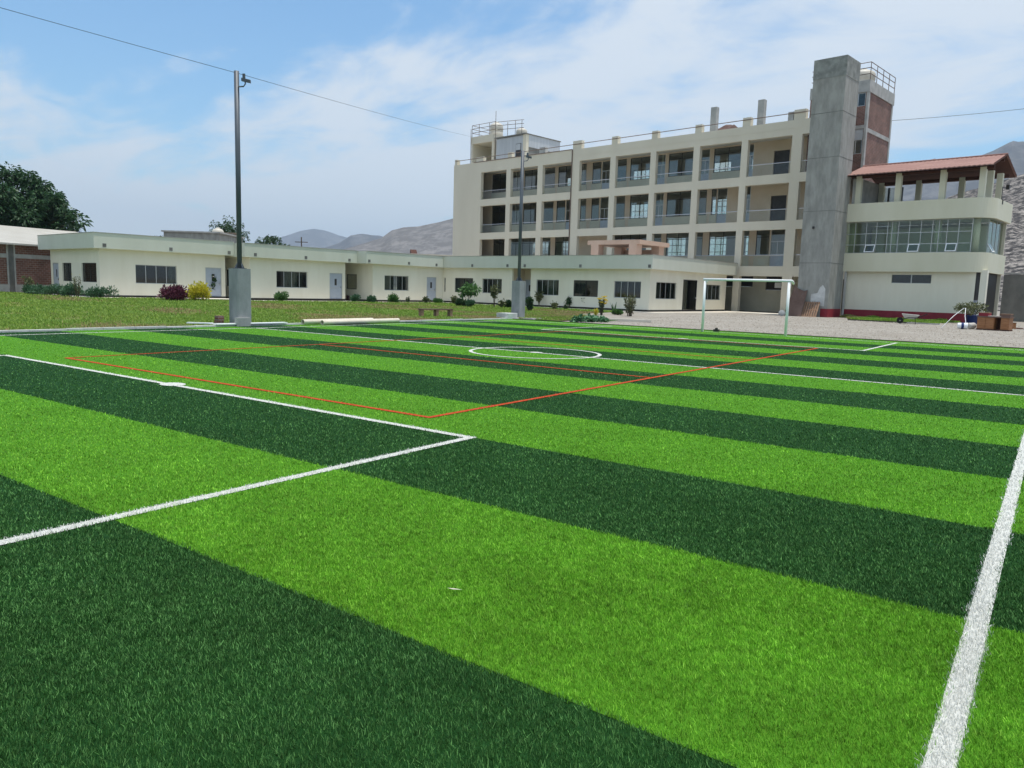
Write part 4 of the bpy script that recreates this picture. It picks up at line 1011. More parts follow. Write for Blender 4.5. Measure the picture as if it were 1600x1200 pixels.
# block 1 ------------------------------------------------------------
zb, zs = .28, 3.36; w = -39.7; fb = 5.2
hs = [ldoor('x', fb, onB(83,430,fb), onB(92,430,fb), zb), opening('x', fb, onB(98,430,fb), onB(112,430,fb), zb, [(0,1,CURT)], 2), opening('x', fb, onB(128,430,fb), onB(151,430,fb), zb, [(0,1,CURT)], 2)]
A1 = onB(80,430,fb)
MB().wall('x', fb, fb+.2, A1, w-.2, zb, zs, hs).build('wall', CREAM_LOW, cl)
hs = [opening('y', w, onA(212,430,w), onA(276.5,430,w), zb, [(.84,1,CURT_L)], 4, -1), ldoor('y', w, onA(321,430,w), onA(346,430,w), zb, -1)]
E_1 = onA(352,430,w)
MB().wall('y', w-.2, w, fb, E_1, zb, zs, hs).build('wall', CREAM_LOW, cl)
MB().box(A1,A1+.2,fb+.2,E_1,zb,zs).box(A1+.2,w-.2,E_1-.2,E_1,zb,zs).build('wall', CREAM_LOW, cl)
MB().box(A1+.2,w-.2,fb+.2,E_1-.2,zb-.1,zb).build('room_floor', SLAB, cl)
B(-49.0,-39.25,4.75,14.25,zs,zs+.97).build('roof', SAGE, cl)
B(-49.03,-39.22,4.72,14.245,zs+.97,zs+1.0).build('roof_edge', CONC2, cl)
MB().box(A1-.0,w+.014,fb-.014,fb-.002,zb-.02,zb+.13).box(w+.002,w+.014,fb,E_1,zb-.02,zb+.13).build('black_plinth', DARKP, cl)
# block 2
zb, zs = .23, 3.27; w = -38.3; fb = 14.9
hs = [opening('x', fb, onB(353,430,fb), onB(359,430,fb), zb, None, 1)]
MB().wall('x', fb, fb+.2, -47, w-.2, zb, zs, hs).build('wall', CREAM_LOW, cl)
hs = [opening('y', w, onA(432,430,w), onA(480.5,430,w), zb, [(.3,.72,CURT_L),(.74,.9,CURT)], 4, -1), ldoor('y', w, onA(515,430,w), onA(535,430,w), zb, -1)]
E_2 = onA(539.5,430,w)
MB().wall('y', w-.2, w, fb, E_2, zb, zs, hs).build('wall', CREAM_LOW, cl)
MB().box(-47.2,-47,fb,E_2,zb,zs).box(-47,w-.2,E_2-.2,E_2,zb,zs).build('wall', CREAM_LOW, cl)
MB().box(-47,w-.2,fb+.2,E_2-.2,zb-.1,zb).build('room_floor', SLAB, cl)
B(-48.0,-37.85,14.25,24.2,zs,zs+.97).build('roof', SAGE, cl); B(-48.03,-37.82,14.25,24.195,zs+.97,zs+1.0).build('roof_edge', CONC2, cl)
MB().box(-46,w+.014,fb-.014,fb-.002,zb-.02,zb+.13).box(w+.002,w+.014,fb,E_2,zb-.02,zb+.13).build('black_plinth', DARKP, cl)
# block 3
zb, zs = .21, 3.25; w = -37.1; fb = 25.2
hs = [opening('x', fb, onB(540.5,440,fb), onB(557.5,440,fb), zb, None, 1)]
MB().wall('x', fb, fb+.2, -46, w-.2, zb, zs, hs).build('wall', CREAM_LOW, cl)
hs = [opening('y', w, onA(601,430,w), onA(639,430,w), zb, [(.05,.45,CURT_L),(.6,.95,CURT)], 4, -1), ldoor('y', w, onA(667,430,w), onA(682,430,w), zb, -1)]
E_3 = onA(685,430,w)
MB().wall('y', w-.2, w, fb, 33.19, zb, zs, hs).build('wall', CREAM_LOW, cl)
MB().box(-46.2,-46,fb,33.0,zb,zs).build('wall', CREAM_LOW, cl)
MB().box(-46,w-.2,fb+.2,33.0,zb-.1,zb).build('room_floor', SLAB, cl)
B(-47.0,-36.65,24.2,32.75,zs,zs+.97).build('roof', SAGE, cl); B(-47.03,-36.62,24.2,32.745,zs+.97,zs+1.0).build('roof_edge', CONC2, cl)
MB().box(-45,w+.014,fb-.014,fb-.002,zb-.02,zb+.13).box(w+.002,w+.014,fb,32.9,zb-.02,zb+.13).build('black_plinth', DARKP, cl)
# blocks 4 and 5
zb, zs = .2, 3.24; f4, f5 = 33.2, 33.3
hs = [opening('x', f4, -36.95, onB(696,445,f4), zb, None, 1), opening('x', f4, onB(710.5,445,f4), onB(739,445,f4), zb, [(.5,1,CURT)], 2), opening('x', f4, onB(753.5,445,f4), onB(784,445,f4), zb, [(0,.3,CURT),(.52,1,CURT)], 4)]
A4 = onB(800,445,f4); A5 = onB(829,445,f5)
MB().wall('x', f4, f4+.2, -37.1, A4, zb, zs, hs).build('wall', CREAM_LOW, cl)
MB().wall('x', f4+1.6, f4+1.8, A4-1.2, A5+.2, zb, zs, [ldoor('x', f4+1.6, A4+.1, A4+1.0, zb)]).build('recess_wall', INNER, cl)
MB().box(A4-.2,A4,f4+.2,f4+1.6,zb,zs).box(A5,A5+.2,f5+.2,f4+1.6,zb,zs).build('recess_side_wall', INNER, cl)
hs = [opening('x', f5, onB(838,445,f5), onB(873,445,f5), zb, [(.0,.38,CURT),(.42,.82,CURT_L)], 4), opening('x', f5, onB(896,445,f5), onB(934.5,445,f5), zb, [(0,.42,CURT)], 2), opening('x', f5, onB(959.5,445,f5), onB(1001.5,445,f5), zb, [(.0,1,CURT)], 4)]
EA = -16.05
MB().wall('x', f5, f5+.2, A5, EA-.2, zb, zs, hs).build('wall', CREAM_LOW, cl)
hs = [opening('y', EA, onA(1025,455,EA), onA(1057,455,EA), zb, [(0,.3,CURT),(.7,1,CURT)], 4, -1), ldoor('y', EA, onA(1067,455,EA), onA(1089,455,EA), zb, -1, True), opening('y', EA, onA(1101,455,EA), onA(1126,455,EA), zb, [(.1,.9,CURT)], 4, -1)]
MB().wall('y', EA-.2, EA, f5, 45.9, zb, zs, hs).build('wall', CREAM_LOW, cl)
MB().box(-37.1,EA-.2,45.7,45.9,zb,zs).box(-37.3,-37.1,f4,45.9,zb,zs).build('wall', CREAM_LOW, cl)
MB().box(-28,EA-.2,39.2,39.4,zb,zs).box(-28.2,-28,35.1,45.7,zb,zs).build('room_partition', INNER, cl)
MB().box(-37.1,EA-.2,f4+.2,45.7,zb-.1,zb-.003).build('room_floor', SLAB, cl)
B(-37.6,-15.6,32.75,46.9,zs,zs+.98).build('roof', SAGE, cl); B(-37.6,-15.57,32.72,46.9,zs+.98,zs+1.01).build('roof_edge', CONC2, cl)
MB().box(-37,A4,f4-.014,f4-.002,zb-.02,zb+.13).box(A5,EA+.014,f5-.014,f5-.002,zb-.02,zb+.13).box(EA+.002,EA+.014,f5,45.9,zb-.02,zb+.13).build('black_plinth', DARKP, cl)
# square vents in the fascia
vm = B(-.11,.11,-.11,.11,-.11,.11).mesh('vent', CONC_DK)
for x, y, ax, w in ((163,382,'y',-39.25),(267,388,'y',-39.25),(358,395,'y',-39.25),(399,397,'y',-37.85),(478,402,'y',-37.85),(546,406,'y',-37.85),(577,408,'y',-36.65),(639,411.5,'y',-36.65),(682,413.5,'y',-36.65),(688,414,'x',32.75),(738,414.5,'x',32.75),(793,414.5,'x',32.75),(820,414.5,'x',32.75),(907,415,'x',32.75),(1015,415,'x',32.75)):
    u = onA(x,y,w) if ax == 'y' else onB(x,y,w)
    o = link('vent', vm, cl); z = {-39.25:3.36,-37.85:3.27,-36.65:3.25,32.75:3.24}[w]+.2
    o.location = (w-.09,u,z) if ax == 'y' else (u,w+.09,z)
# walkway
wk = MB()
wk.prism([(-49.5,3.8),(-37.3,3.8),(-37.3,13.8),(-36.5,13.8),(-36.5,24.3),(-35.3,24.3),(-35.3,32.05),(-15.0,32.05),(-13.6,45.0),(-13.6,49.0),(-49.5,49.0)], 0.0, .195)
wk.prism([(-49.4,3.7),(-37.35,3.7),(-37.35,13.7),(-49.4,13.7)], .05, .285)
o = wk.build('walkway', PALECON); o.rotation_euler = (0,0,AL); tag(o, kind='structure')
B(-49,-39.75,5.25,13.5,.1,.275).build('floor_base', PALECON, cl)
# peach canopy on the roof
pc = thing('roof_canopy', 'small peach coloured concrete canopy on pillars upon the low roof', 'canopy', low(0,0), AL)
zt = 4.25
MB().box(-23.3,-18.5,35.7,40.3,5.22,5.55).build('slab', PEACH, pc)
for a, b in ((-22.6,36.0),(-19.1,36.0),(-19.1,39.4),(-22.6,39.4)): B(a-.35,a+.35,b-.3,b+.45,zt,5.22).build('pillar', PEACH, pc)
MB().box(-22.2,-19.5,39.5,39.7,zt,5.0).build('low_wall', PEACH, pc)

# ------------------------------------------------------------------ things behind the low building
# brick warehouse, far left
def far_at(x, ypx, dist):
    d = ray(x, ypx); k = dist/math.hypot(d[0], d[1]); return CAM+d*k
Pa = far_at(-140,440,61.5); Pb = far_at(118,440,67.5)
wdir = Vector((Pb[0]-Pa[0],Pb[1]-Pa[1],0)); wlen = wdir.length
wh = thing('brick_warehouse', 'brick warehouse with concrete frame and pale sloping roof at the left edge', 'building', (Pa[0],Pa[1],0), math.atan2(wdir.y,wdir.x))
MB().wall('x', 0, .25, 0, wlen, .1, 3.72).build('brick_wall', BRICK_L, wh)
for a in (.5, 6.1, wlen*.552, wlen-.6): B(a,a+.5,-.03,.28,.1,3.75).build('concrete_column', CONC2, wh)
MB().box(0,wlen,-.025,.2,2.72,3.0).box(0,wlen,-.025,.2,.1,.85).build('concrete_beam', CONC2, wh)
x1_ = wlen+9
MB().add([(-3,-.6,3.62),(x1_,-.6,3.62),(x1_,12,5.55),(-3,12,5.55),(-3,-.6,3.74),(x1_,-.6,3.74),(x1_,12,5.67),(-3,12,5.67)], [(0,3,2,1),(4,5,6,7),(0,1,5,4),(1,2,6,5),(2,3,7,6),(3,0,4,7)]).build('roof', WHITE_R, wh)
MB().box(0,x1_,11.5,11.8,.1,5.4).box(x1_-.4,x1_-.1,.0,11.5,.1,3.6).build('rear_wall', BRICK_L, wh)
# grey house behind
P = far_at(318, 372, 95)
gh = thing('grey_house', 'small grey concrete house with white water tank behind the low roof', 'house', (P[0],P[1],.17), R(-52))
MB().box(-4.6,3.6,-3,3,0,6.5).build('wall', CONC, gh); MB().box(-4.8,3.8,-3.2,3.2,6.5,6.65).build('roof', CONC2, gh)
MB().add([(-4.6,-3.05,5.5),(-2.6,-3.05,7.0),(-2.6,3.0,7.0),(-4.6,3.0,5.5)],[(0,1,2,3)]).build('lean_to', MUD, gh)
P2_ = far_at(340.5, 362, 96)
t_ = thing('water_tank', 'round pale water tank on the grey house roof', 'water tank', (P2_[0],P2_[1],6.82))
MB().lathe([(.6,0),(.65,.08),(.65,.4),(.5,.6),(.2,.72)], (0,0,0), 16).build('body', TANK, t_, True)
MB().lathe([(.2,.72),(.2,.8),(.05,.84)], (0,0,0), 12).build('lid', TANK, t_, True)
# adobe house left of the school
P = far_at(672, 394, 105)
ad = thing('adobe_house', 'low brown adobe house between the low roof and the school wall', 'house', (P[0],P[1],.17), R(-38))
MB().box(-5,4,-3,3,0,5.4).build('wall', MUD, ad); MB().box(-5.3,4.3,-3.3,3.3,5.4,5.55).build('roof', PALECON, ad)
MB().add([(2.9,-3.2,5.55),(4.2,-3.2,5.55),(3.3,-3.2,6.1),(2.9,-2.4,5.55),(4.2,-2.4,5.55),(3.3,-2.4,6.1)],[(0,1,2),(5,4,3),(0,2,5,3),(1,4,5,2)]).build('dark_gable', DARKWOOD, ad)
# far utility pole
P = far_at(471, 378, 130)
up = thing('utility_pole', 'thin distant utility pole with crossarms above the low roof', 'utility pole', (P[0],P[1],.17))
MB().tube([(0,0,0),(0,0,P[2]+.6)], .14, 8, .09).build('pole', BARK, up)
MB().obox((0,0,P[2]-.2),(.85,.6,0),(-.05,.07,0),(0,0,.06)).obox((0,0,P[2]-1.4),(.6,.4,0),(-.05,.07,0),(0,0,.06)).build('crossarm', BARK, up)
# perimeter wall on the right
pw = thing('perimeter_wall', 'dark weathered concrete perimeter wall right of the wing', 'wall', tuple(OM), TM)
for i in range(9):
    u = 13.2+i*3.1
    B(u,u+2.96,9.0,9.16,.05,3.75).build('wall_panel', CONC_DK, pw); B(u+2.96,u+3.1,8.94,9.22,.05,3.8).build('pier', CONC_DK, pw)
B(13.2,41.1,8.92,9.24,3.8,3.88).build('coping', CONC2, pw)

# ------------------------------------------------------------------ light poles and cable
def light_pole(x, y, label, h=8.66, arm=1):
    o = thing('light_pole', label, 'pole', (x,y,0), 0, 'poles along the left edge of the pitch')
    s = .275
    b = MB().prism([(-s+.03,-s),(s-.03,-s),(s,-s+.03),(s,s-.03),(s-.03,s),(-s+.03,s),(-s,s-.03),(-s,-s+.03)], -.05, 2.0).build('concrete_base', BASEC, o)
    B(-.17,.17,-.17,.17,2.0,2.02).build('base_plate', STEEL, o)
    MB().tube([(0,0,2.02),(0,0,h)], .086, 14).build('shaft', STEEL, o, True)
    g = MB()
    for dx, dy in ((1,0),(-1,0),(0,1),(0,-1)):
        px, py = -dy*.012, dx*.012
        p0 = [(dx*.09+px,dy*.09+py,2.02),(dx*.2+px,dy*.2+py,2.02),(dx*.09+px,dy*.09+py,2.2)]; p1 = [(a-2*px,b_-2*py,c) for a,b_,c in p0]
        g.add(p0+p1, [(0,1,2),(5,4,3),(0,3,4,1),(1,4,5,2),(2,5,3,0)])
    g.build('gusset', STEEL, o)
    a_ = MB().tube([(.08,0,h-.52),(.2,.13,h-.5),(.24,.17,h-.42),(.24,.17,h-.28)], .025, 6).build('arm', STEEL, o)
    MB().obox((.26,.19,h-.3),(.12,.09,-.03),(-.03,.04,0),(0,0,.05)).obox((.2,.15,h-.2),(.03,.03,0),(-.03,.03,0),(0,0,.12)).build('lamp_holder', STEEL, a_)
    return o
light_pole(-12.78, .42, 'dark steel pole on a concrete post beside the white board, nearest pole')
light_pole(-12.9, 17.55, 'dark steel pole on a concrete post in front of the school, farther pole', 8.75)
light_pole(-12.8, -16.9, 'dark steel pole on a concrete post at the near left corner of the pitch')
# little blocks at the pole feet
sx = -12.25
fb_ = thing('concrete_footing', 'small rough concrete block at the foot of the nearer pole', 'block', (-12.78,.42,0))
B(.28,.42,-.42,.12,-.02,.30).build('block', CONC2, fb_)
bp_ = thing('brick_pair', 'two red bricks stacked on the grass left of the nearer pole', 'bricks', (-13.0,-.28,.01))
B(-.12,.12,-.12,.1,0,.17).build('brick', BRICK, bp_); B(-.1,.13,-.11,.11,.174,.34).build('brick', BRICK, bp_)
wf = thing('white_footing', 'chipped white concrete lump beside the farther pole base', 'block', (-12.75,16.5,0))
MB().prism([(-.5,-.4),(.3,-.45),(.42,.2),(.2,.45),(-.42,.4)], -.02, .3).build('lump', PLASTER, wf)
sl = B(-12.9,-11.6,17.1,18.1,-.02,.06).build('footing_slab', CONC2); tag(sl, 'flat grey concrete slab under the farther pole base', 'slab')
def catenary(a, b, sag, n=24):
    a = Vector(a); b = Vector(b)
    return [a.lerp(b, i/n)-Vector((0,0,sag*4*(i/n)*(1-i/n))) for i in range(n+1)]
PA = Vector((-12.78,.42,8.6))
q = OM+DM*(-40.8)+NM*2.5
q0 = far_at(-60,-4,26.5)
o = MB().tube(catenary((-12.8,-16.9,8.62), PA, .03), .008, 5).tube(catenary(PA, (q[0],q[1],19.2), .12), .008, 5).build('cable', BLACKR)
tag(o, 'thin black cable from the nearer pole up to the rooftop stair house', 'cable')
q = OM+DM*4.4+NM*7.5; e_ = far_at(1700,158,75)
o = MB().tube(catenary((q[0],q[1],16.2), e_, .12), .016, 5).build('cable', BLACKR)
tag(o, 'thin cable leaving the brick tower to the right across the sky', 'cable')

# ------------------------------------------------------------------ goal
gl = thing('football_goal', 'white metal football goal without net on the far goal line', 'goal', (.17,15.22,0))
for s in (-1.74, 1.74): MB().tube([(s,0,-.02),(s,0,2.14)], .055, 14).build('post', WHITE, gl, True)
MB().tube([(-1.80,0,2.2),(1.80,0,2.2)], .052, 14).build('crossbar', WHITE, gl, True)
for s in (-1.80, 1.80):
    MB().tube([(s,0.0,2.2),(s,.12,2.2),(s,.26,2.17),(s,.36,2.1)], .05, 12).build('top_elbow', WHITE, gl, True)
wt = thing('goal_weight', 'small dark block on the turf by the left goal post', 'block', (-1.15,15.75,0))
B(-.11,.11,-.08,.08,0,.1).build('block', DOOR_DK, wt); B(-.05,.05,-.04,.04,.1,.16).build('knob', DOOR_DK, wt)

# ------------------------------------------------------------------ bench, tubes, yard things
bn = thing('wooden_bench', 'low dark wooden bench standing on the lawn by the kerb', 'bench', (-15.5,13.85,.0+gz(-15.5,13.85)+.01), R(72))
B(-.97,.97,-.17,.17,.36,.42).build('seat', PLY, bn)
for s in (-.86, .02, .86): B(s-.07,s+.07,-.15,.15,0,.36).build('leg', WOODP, bn)
def roll(p0, p1, r, label):
    o = thing('cardboard_tube', label, 'tube', tuple(p0)); d = Vector(p1)-Vector(p0)
    m = MB(); n = 18; t = d.normalized(); a = t.cross(Vector((0,0,1))).normalized(); b = t.cross(a)
    for q, rr in ((Vector(), r), (d, r), (d, r*.8), (Vector(), r*.8)):
        m.v += [q+(a*math.cos(2*math.pi*k/n)+b*math.sin(2*math.pi*k/n))*rr for k in range(n)]
    for i in range(4):
        for k in range(n): m.f.append((i*n+k, i*n+(k+1)%n, ((i+1)%4)*n+(k+1)%n, ((i+1)%4)*n+k))
    m.build('shell', PVC, o, False)
    bo = MB().lathe([(r*.79,0),(r*.79,.02)], (0,0,0), 14).build('dark_bore', DOOR_DK, o)
    bo.rotation_euler = t.to_track_quat('Z','Y').to_euler(); bo.location = t*.25
    return o
roll((-12.12,2.62,.12),(-12.28,6.3,.12),.095,'long beige tube lying against the kerb, rear one of the pair')
roll((-11.78,3.25,.1),(-12.02,7.55,.1),.095,'long beige tube lying on the turf, front one of the pair')
# wheelbarrow
x,y,z = spot(1421,506)
wbw = thing('wheelbarrow', 'grey wheelbarrow parked on the gravel by the grass strip', 'wheelbarrow', (x,y,z), R(8))
k = .95
t = MB(); bt_ = [(-.28,-.2,.32),(.3,-.2,.30),(.3,.2,.30),(-.28,.2,.32)]; tp = [(-.48,-.32,.62),(.52,-.32,.56),(.52,.32,.56),(-.48,.32,.62)]
t.add(bt_+tp, [(3,2,1,0),(0,1,5,4),(1,2,6,5),(2,3,7,6),(3,0,4,7)]); t.v = [(a*k,b*k,c*k) for a,b,c in t.v]
tr_ = t.build('tray', GREYP, wbw)
m = tr_.modifiers.new('thick', 'SOLIDIFY'); m.thickness = .02
wl = MB().tube([(-.55*k,-.05,.19),(-.55*k,.05,.19)], .19, 16).build('wheel', BLACKR, wbw)
MB().tube([(-.55*k,-.07,.19),(-.55*k,.07,.19)], .05, 8).build('hub', GREYP, wl)
for s in (-.24, .24):
    MB().tube([(-.6*k,s*.5,.2),(-.1,s,.36),(.4*k,s,.38),(.95*k,s*1.2,.62)], .022, 6).build('handle', BLACKR, wbw)
    MB().tube([(.28*k,s,.38),(.33*k,s*1.1,0)], .02, 6).build('leg', BLACKR, wbw)
# desk
x,y,z = spot(1553,516)
dk = thing('wooden_desk', 'brown wooden desk with two pedestals standing on the gravel at the right', 'desk', (x,y,z), R(-14))
B(-.78,.78,-.32,.32,.66,.72).build('top', PLY, dk)
for a0,a1 in ((-.74,.06),(.36,.74)):
    pd = B(a0,a1,-.28,.3,.06,.657).build('pedestal', WOOD, dk)
    nd = 2 if a1-a0 > .5 else 1
    for q in range(nd):
        c0 = a0+(a1-a0)*q/nd; c1 = a0+(a1-a0)*(q+1)/nd
        B(c0+.02,c1-.02,-.30,-.282,.09,.63).build('panel', WOOD, pd)
B(-.77,.77,-.29,.29,.0,.058).build('skid', DARKWOOD, dk); B(.06,.36,.2,.24,.06,.655).build('back_panel', DARKWOOD, dk)
for lx_, hz, lab in ((.5,.13,'flat wooden box on the right end of the wooden desk'),(-.5,.16,'maroon box on the left end of the wooden desk')):
    P = Matrix.Rotation(R(-14),3,'Z') @ Vector((lx_,.02,0))
    o = thing('box', lab, 'box', (x+P.x,y+P.y,z+.72), R(-14)); B(-.24,.24,-.2,.2,0,hz).build('body', PLY if lx_ > 0 else RED, o); B(-.25,.25,-.21,.21,hz,hz+.03).build('lid', WOODP, o)
P = Matrix.Rotation(R(-14),3,'Z') @ Vector((.02,0,0))
o = B(-.3,.3,-.2,.2,0,.03).build('plank', PALECON); o.location = (x+P.x,y+P.y,z+.722); o.rotation_euler = (0,0,R(-14)); tag(o, 'pale plank lying across the middle of the wooden desk', 'plank')
x,y,z = spot(1581,514)
o = thing('red_box', 'small red wooden box on the gravel right of the desk', 'box', (x,y,z), .2); B(-.16,.16,-.15,.15,0,.32).build('body', WOOD, o); B(-.17,.17,-.16,.16,.32,.35).build('lid', DARKWOOD, o)
x,y,z = spot(1590,514)
o = thing('red_brick', 'loose red plank on the gravel at the right edge', 'plank', (x,y,z), .1); B(-.26,.26,-.07,.07,0,.07).build('block', BRICK, o)
# paint buckets lying down
for xp, col, lab, rz in ((1503,WHITE,'white plastic drum lying on its side on the gravel',.15),(1516,GREYP,'grey paint bucket lying beside the white drum',1.1)):
    x,y,z = spot(xp,514)
    o = thing('bucket', lab, 'bucket', (x,y,z+.17), rz)
    b = MB().lathe([(.135,-.22),(.15,-.2),(.165,.2),(.172,.21),(.172,.24),(.15,.24)], (0,0,0), 18).build('body', col, o, True); b.rotation_euler = (0,R(90),0)
    if col is WHITE:
        b = MB().lathe([(.163,-.05),(.166,.07)], (0,0,0), 18).build('blue_print', BLUEP, o, True); b.rotation_euler = (0,R(90),0)
    else:
        MB().tube([(.2,-.17,0),(.28,-.1,.05),(.28,.1,.05),(.2,.17,0)], .008, 5).build('handle', RAIL, o)
# round bin by the left pillar
x,y,z = spot(1221,494)
o = thing('metal_basin', 'grey metal basin lying against the pillar left of the tower', 'basin', (x,y,z+.19), R(20))
b = MB().lathe([(.12,-.1),(.13,-.1),(.2,.09),(.22,.1),(.2,.11),(.18,.08),(.11,-.08)], (0,0,0), 20).build('body', BASEC, o, True); b.rotation_euler = (R(70),0,0)
b = MB().lathe([(.215,.09),(.23,.1),(.215,.115)], (0,0,0), 20).build('rim', BASEC, o, True); b.rotation_euler = (R(70),0,0)
# pipe frame (white, A-shaped)
x0,y0,z0 = spot(1470,513); x1,y1,z1 = spot(1494,512); x2,y2,z2 = spot(1488,500)
o = thing('white_hose', 'bent white pipe standing like a tent over the grass strip', 'pipe', (x0,y0,z0))
MB().tube([(0,0,0),(.45,1.2,.7),(.78,2.0,1.08),(.9,1.7,1.1),(.95,1.2,.7),(1.05,.9,.3),(1.05,.75,0)], .015, 6).build('pipe', WHITE, o, True)
MB().tube([(1.05,.75,0),(.95,.55,.02),(.8,.6,.03)], .02, 6).build('loose_end', WHITE, o, True)
# grass strip in front of the wing with low concrete edge
def strip_pt(u, v): P = OM+DM*u+NM*v; return float(P[0]), float(P[1])
V=[]; 
n_ = 70000
uu = 5.6+rng.random(n_)*7.6; vv = -2.4-rng.random(n_)*np.interp(uu, [5.6,7.5,9.5,13.2], [2.0,4.5,7.0,7.4])
mk = np.array([mnoise.noise(Vector((a*.55,b*.6,1.1))) for a,b in zip(uu,vv)]) > -.2
uu = uu[mk]; vv = vv[mk]
px = OM[0]+DM[0]*uu+NM[0]*vv; py = OM[1]+DM[1]*uu+NM[1]*vv; pz = np.array([gz(a,b) for a,b in zip(px,py)])
yel = (uu < 7.6) & (rng.random(len(uu)) < .7)
tuft = .6+.9*np.array([max(0,mnoise.noise(Vector((a*.9,b*.9,5.1)))) for a,b in zip(uu,vv)])
V,Fq = blades(px,py,np.full(len(px),45.),.07*tuft,.24*tuft,.012,.0007,pz,lean=.6)
tag(link('grass_strip', np_mesh('grass_strip', V, Fq, [leafmat('strip_grass_blade', (.10,.22,.02), (.28,.44,.05), rough=.6, trans=.3), LAWN_DRY], yel.astype(int))), 'strip of uncut grass along the maroon plinth of the wing', 'grass', kind='stuff')
ke = thing('grass_kerb', 'low concrete edge between the grass strip and the gravel', 'kerb', tuple(OM), TM)
for i in range(6): B(8.4+i*.92,9.3+i*.92,-9.75-.1*i,-9.6-.1*i,.03,.24).build('kerb_stone', CONC2 if i > 3 else EDGE, ke)
kd = thing('white_kerb_piece', 'pale concrete kerb piece lying on the dirt at the lawn corner', 'kerb', (spot(985,503)[0],spot(985,503)[1],.03), R(18))
B(-1.1,1.1,-.1,.1,0,.12).build('block', PALECON, kd)
# open concrete slab in front of the ground floor
o = MB().prism([(-9.5,-3.2),(2.0,-4.6),(2.6,-2.2),(2.6,.2),(-9.5,.2)], .0, .205).build('paved_apron', PALECON); o.location = tuple(OM); o.rotation_euler = (0,0,TM); tag(o, kind='structure')
#SPLIT
# ------------------------------------------------------------------ plants
def leaf_arrays(C, D, size, width=.45, droop=0.0):
    """C: leaf base points (N,3); D: leaf directions (N,3)"""
    N = len(C); D = D/np.linalg.norm(D, axis=1)[:,None]
    S = np.cross(D, rng.normal(size=(N,3))); S /= (np.linalg.norm(S, axis=1)[:,None]+1e-9)
    s = (size*(.6+.8*rng.random(N)))[:,None]
    tip = C+D*s; tip[:,2] -= droop*s[:,0]
    V = np.stack([C, C+D*s*.5+S*s*width*.5, tip, C+D*s*.5-S*s*width*.5], 1)
    return V.reshape(-1,3), (np.arange(N)[:,None]*4+np.arange(4))
def rand_dirs(n): 
    d = rng.normal(size=(n,3)); return d/np.linalg.norm(d, axis=1)[:,None]
def ball(c, r, n, shell=.5):
    d = rand_dirs(n); rad = (shell+(1-shell)*rng.random(n))
    return np.array(c)+d*np.array(r)*rad[:,None], d
def foliage_obj(name, parts, m, parent):
    V = np.concatenate([p[0] for p in parts]); off = 0; Fs = []
    for p in parts: Fs.append(p[1]+off); off += len(p[0])
    Fq = np.concatenate(Fs)
    return link(name, np_mesh(name, V, Fq, [m], np.zeros(len(Fq), int)), parent)
PXM = lambda x, y, z, base: None
def plant_scale(P): return math.hypot(P[0]-CAM[0], P[1]-CAM[1])/F_PX      # metres per photo pixel there
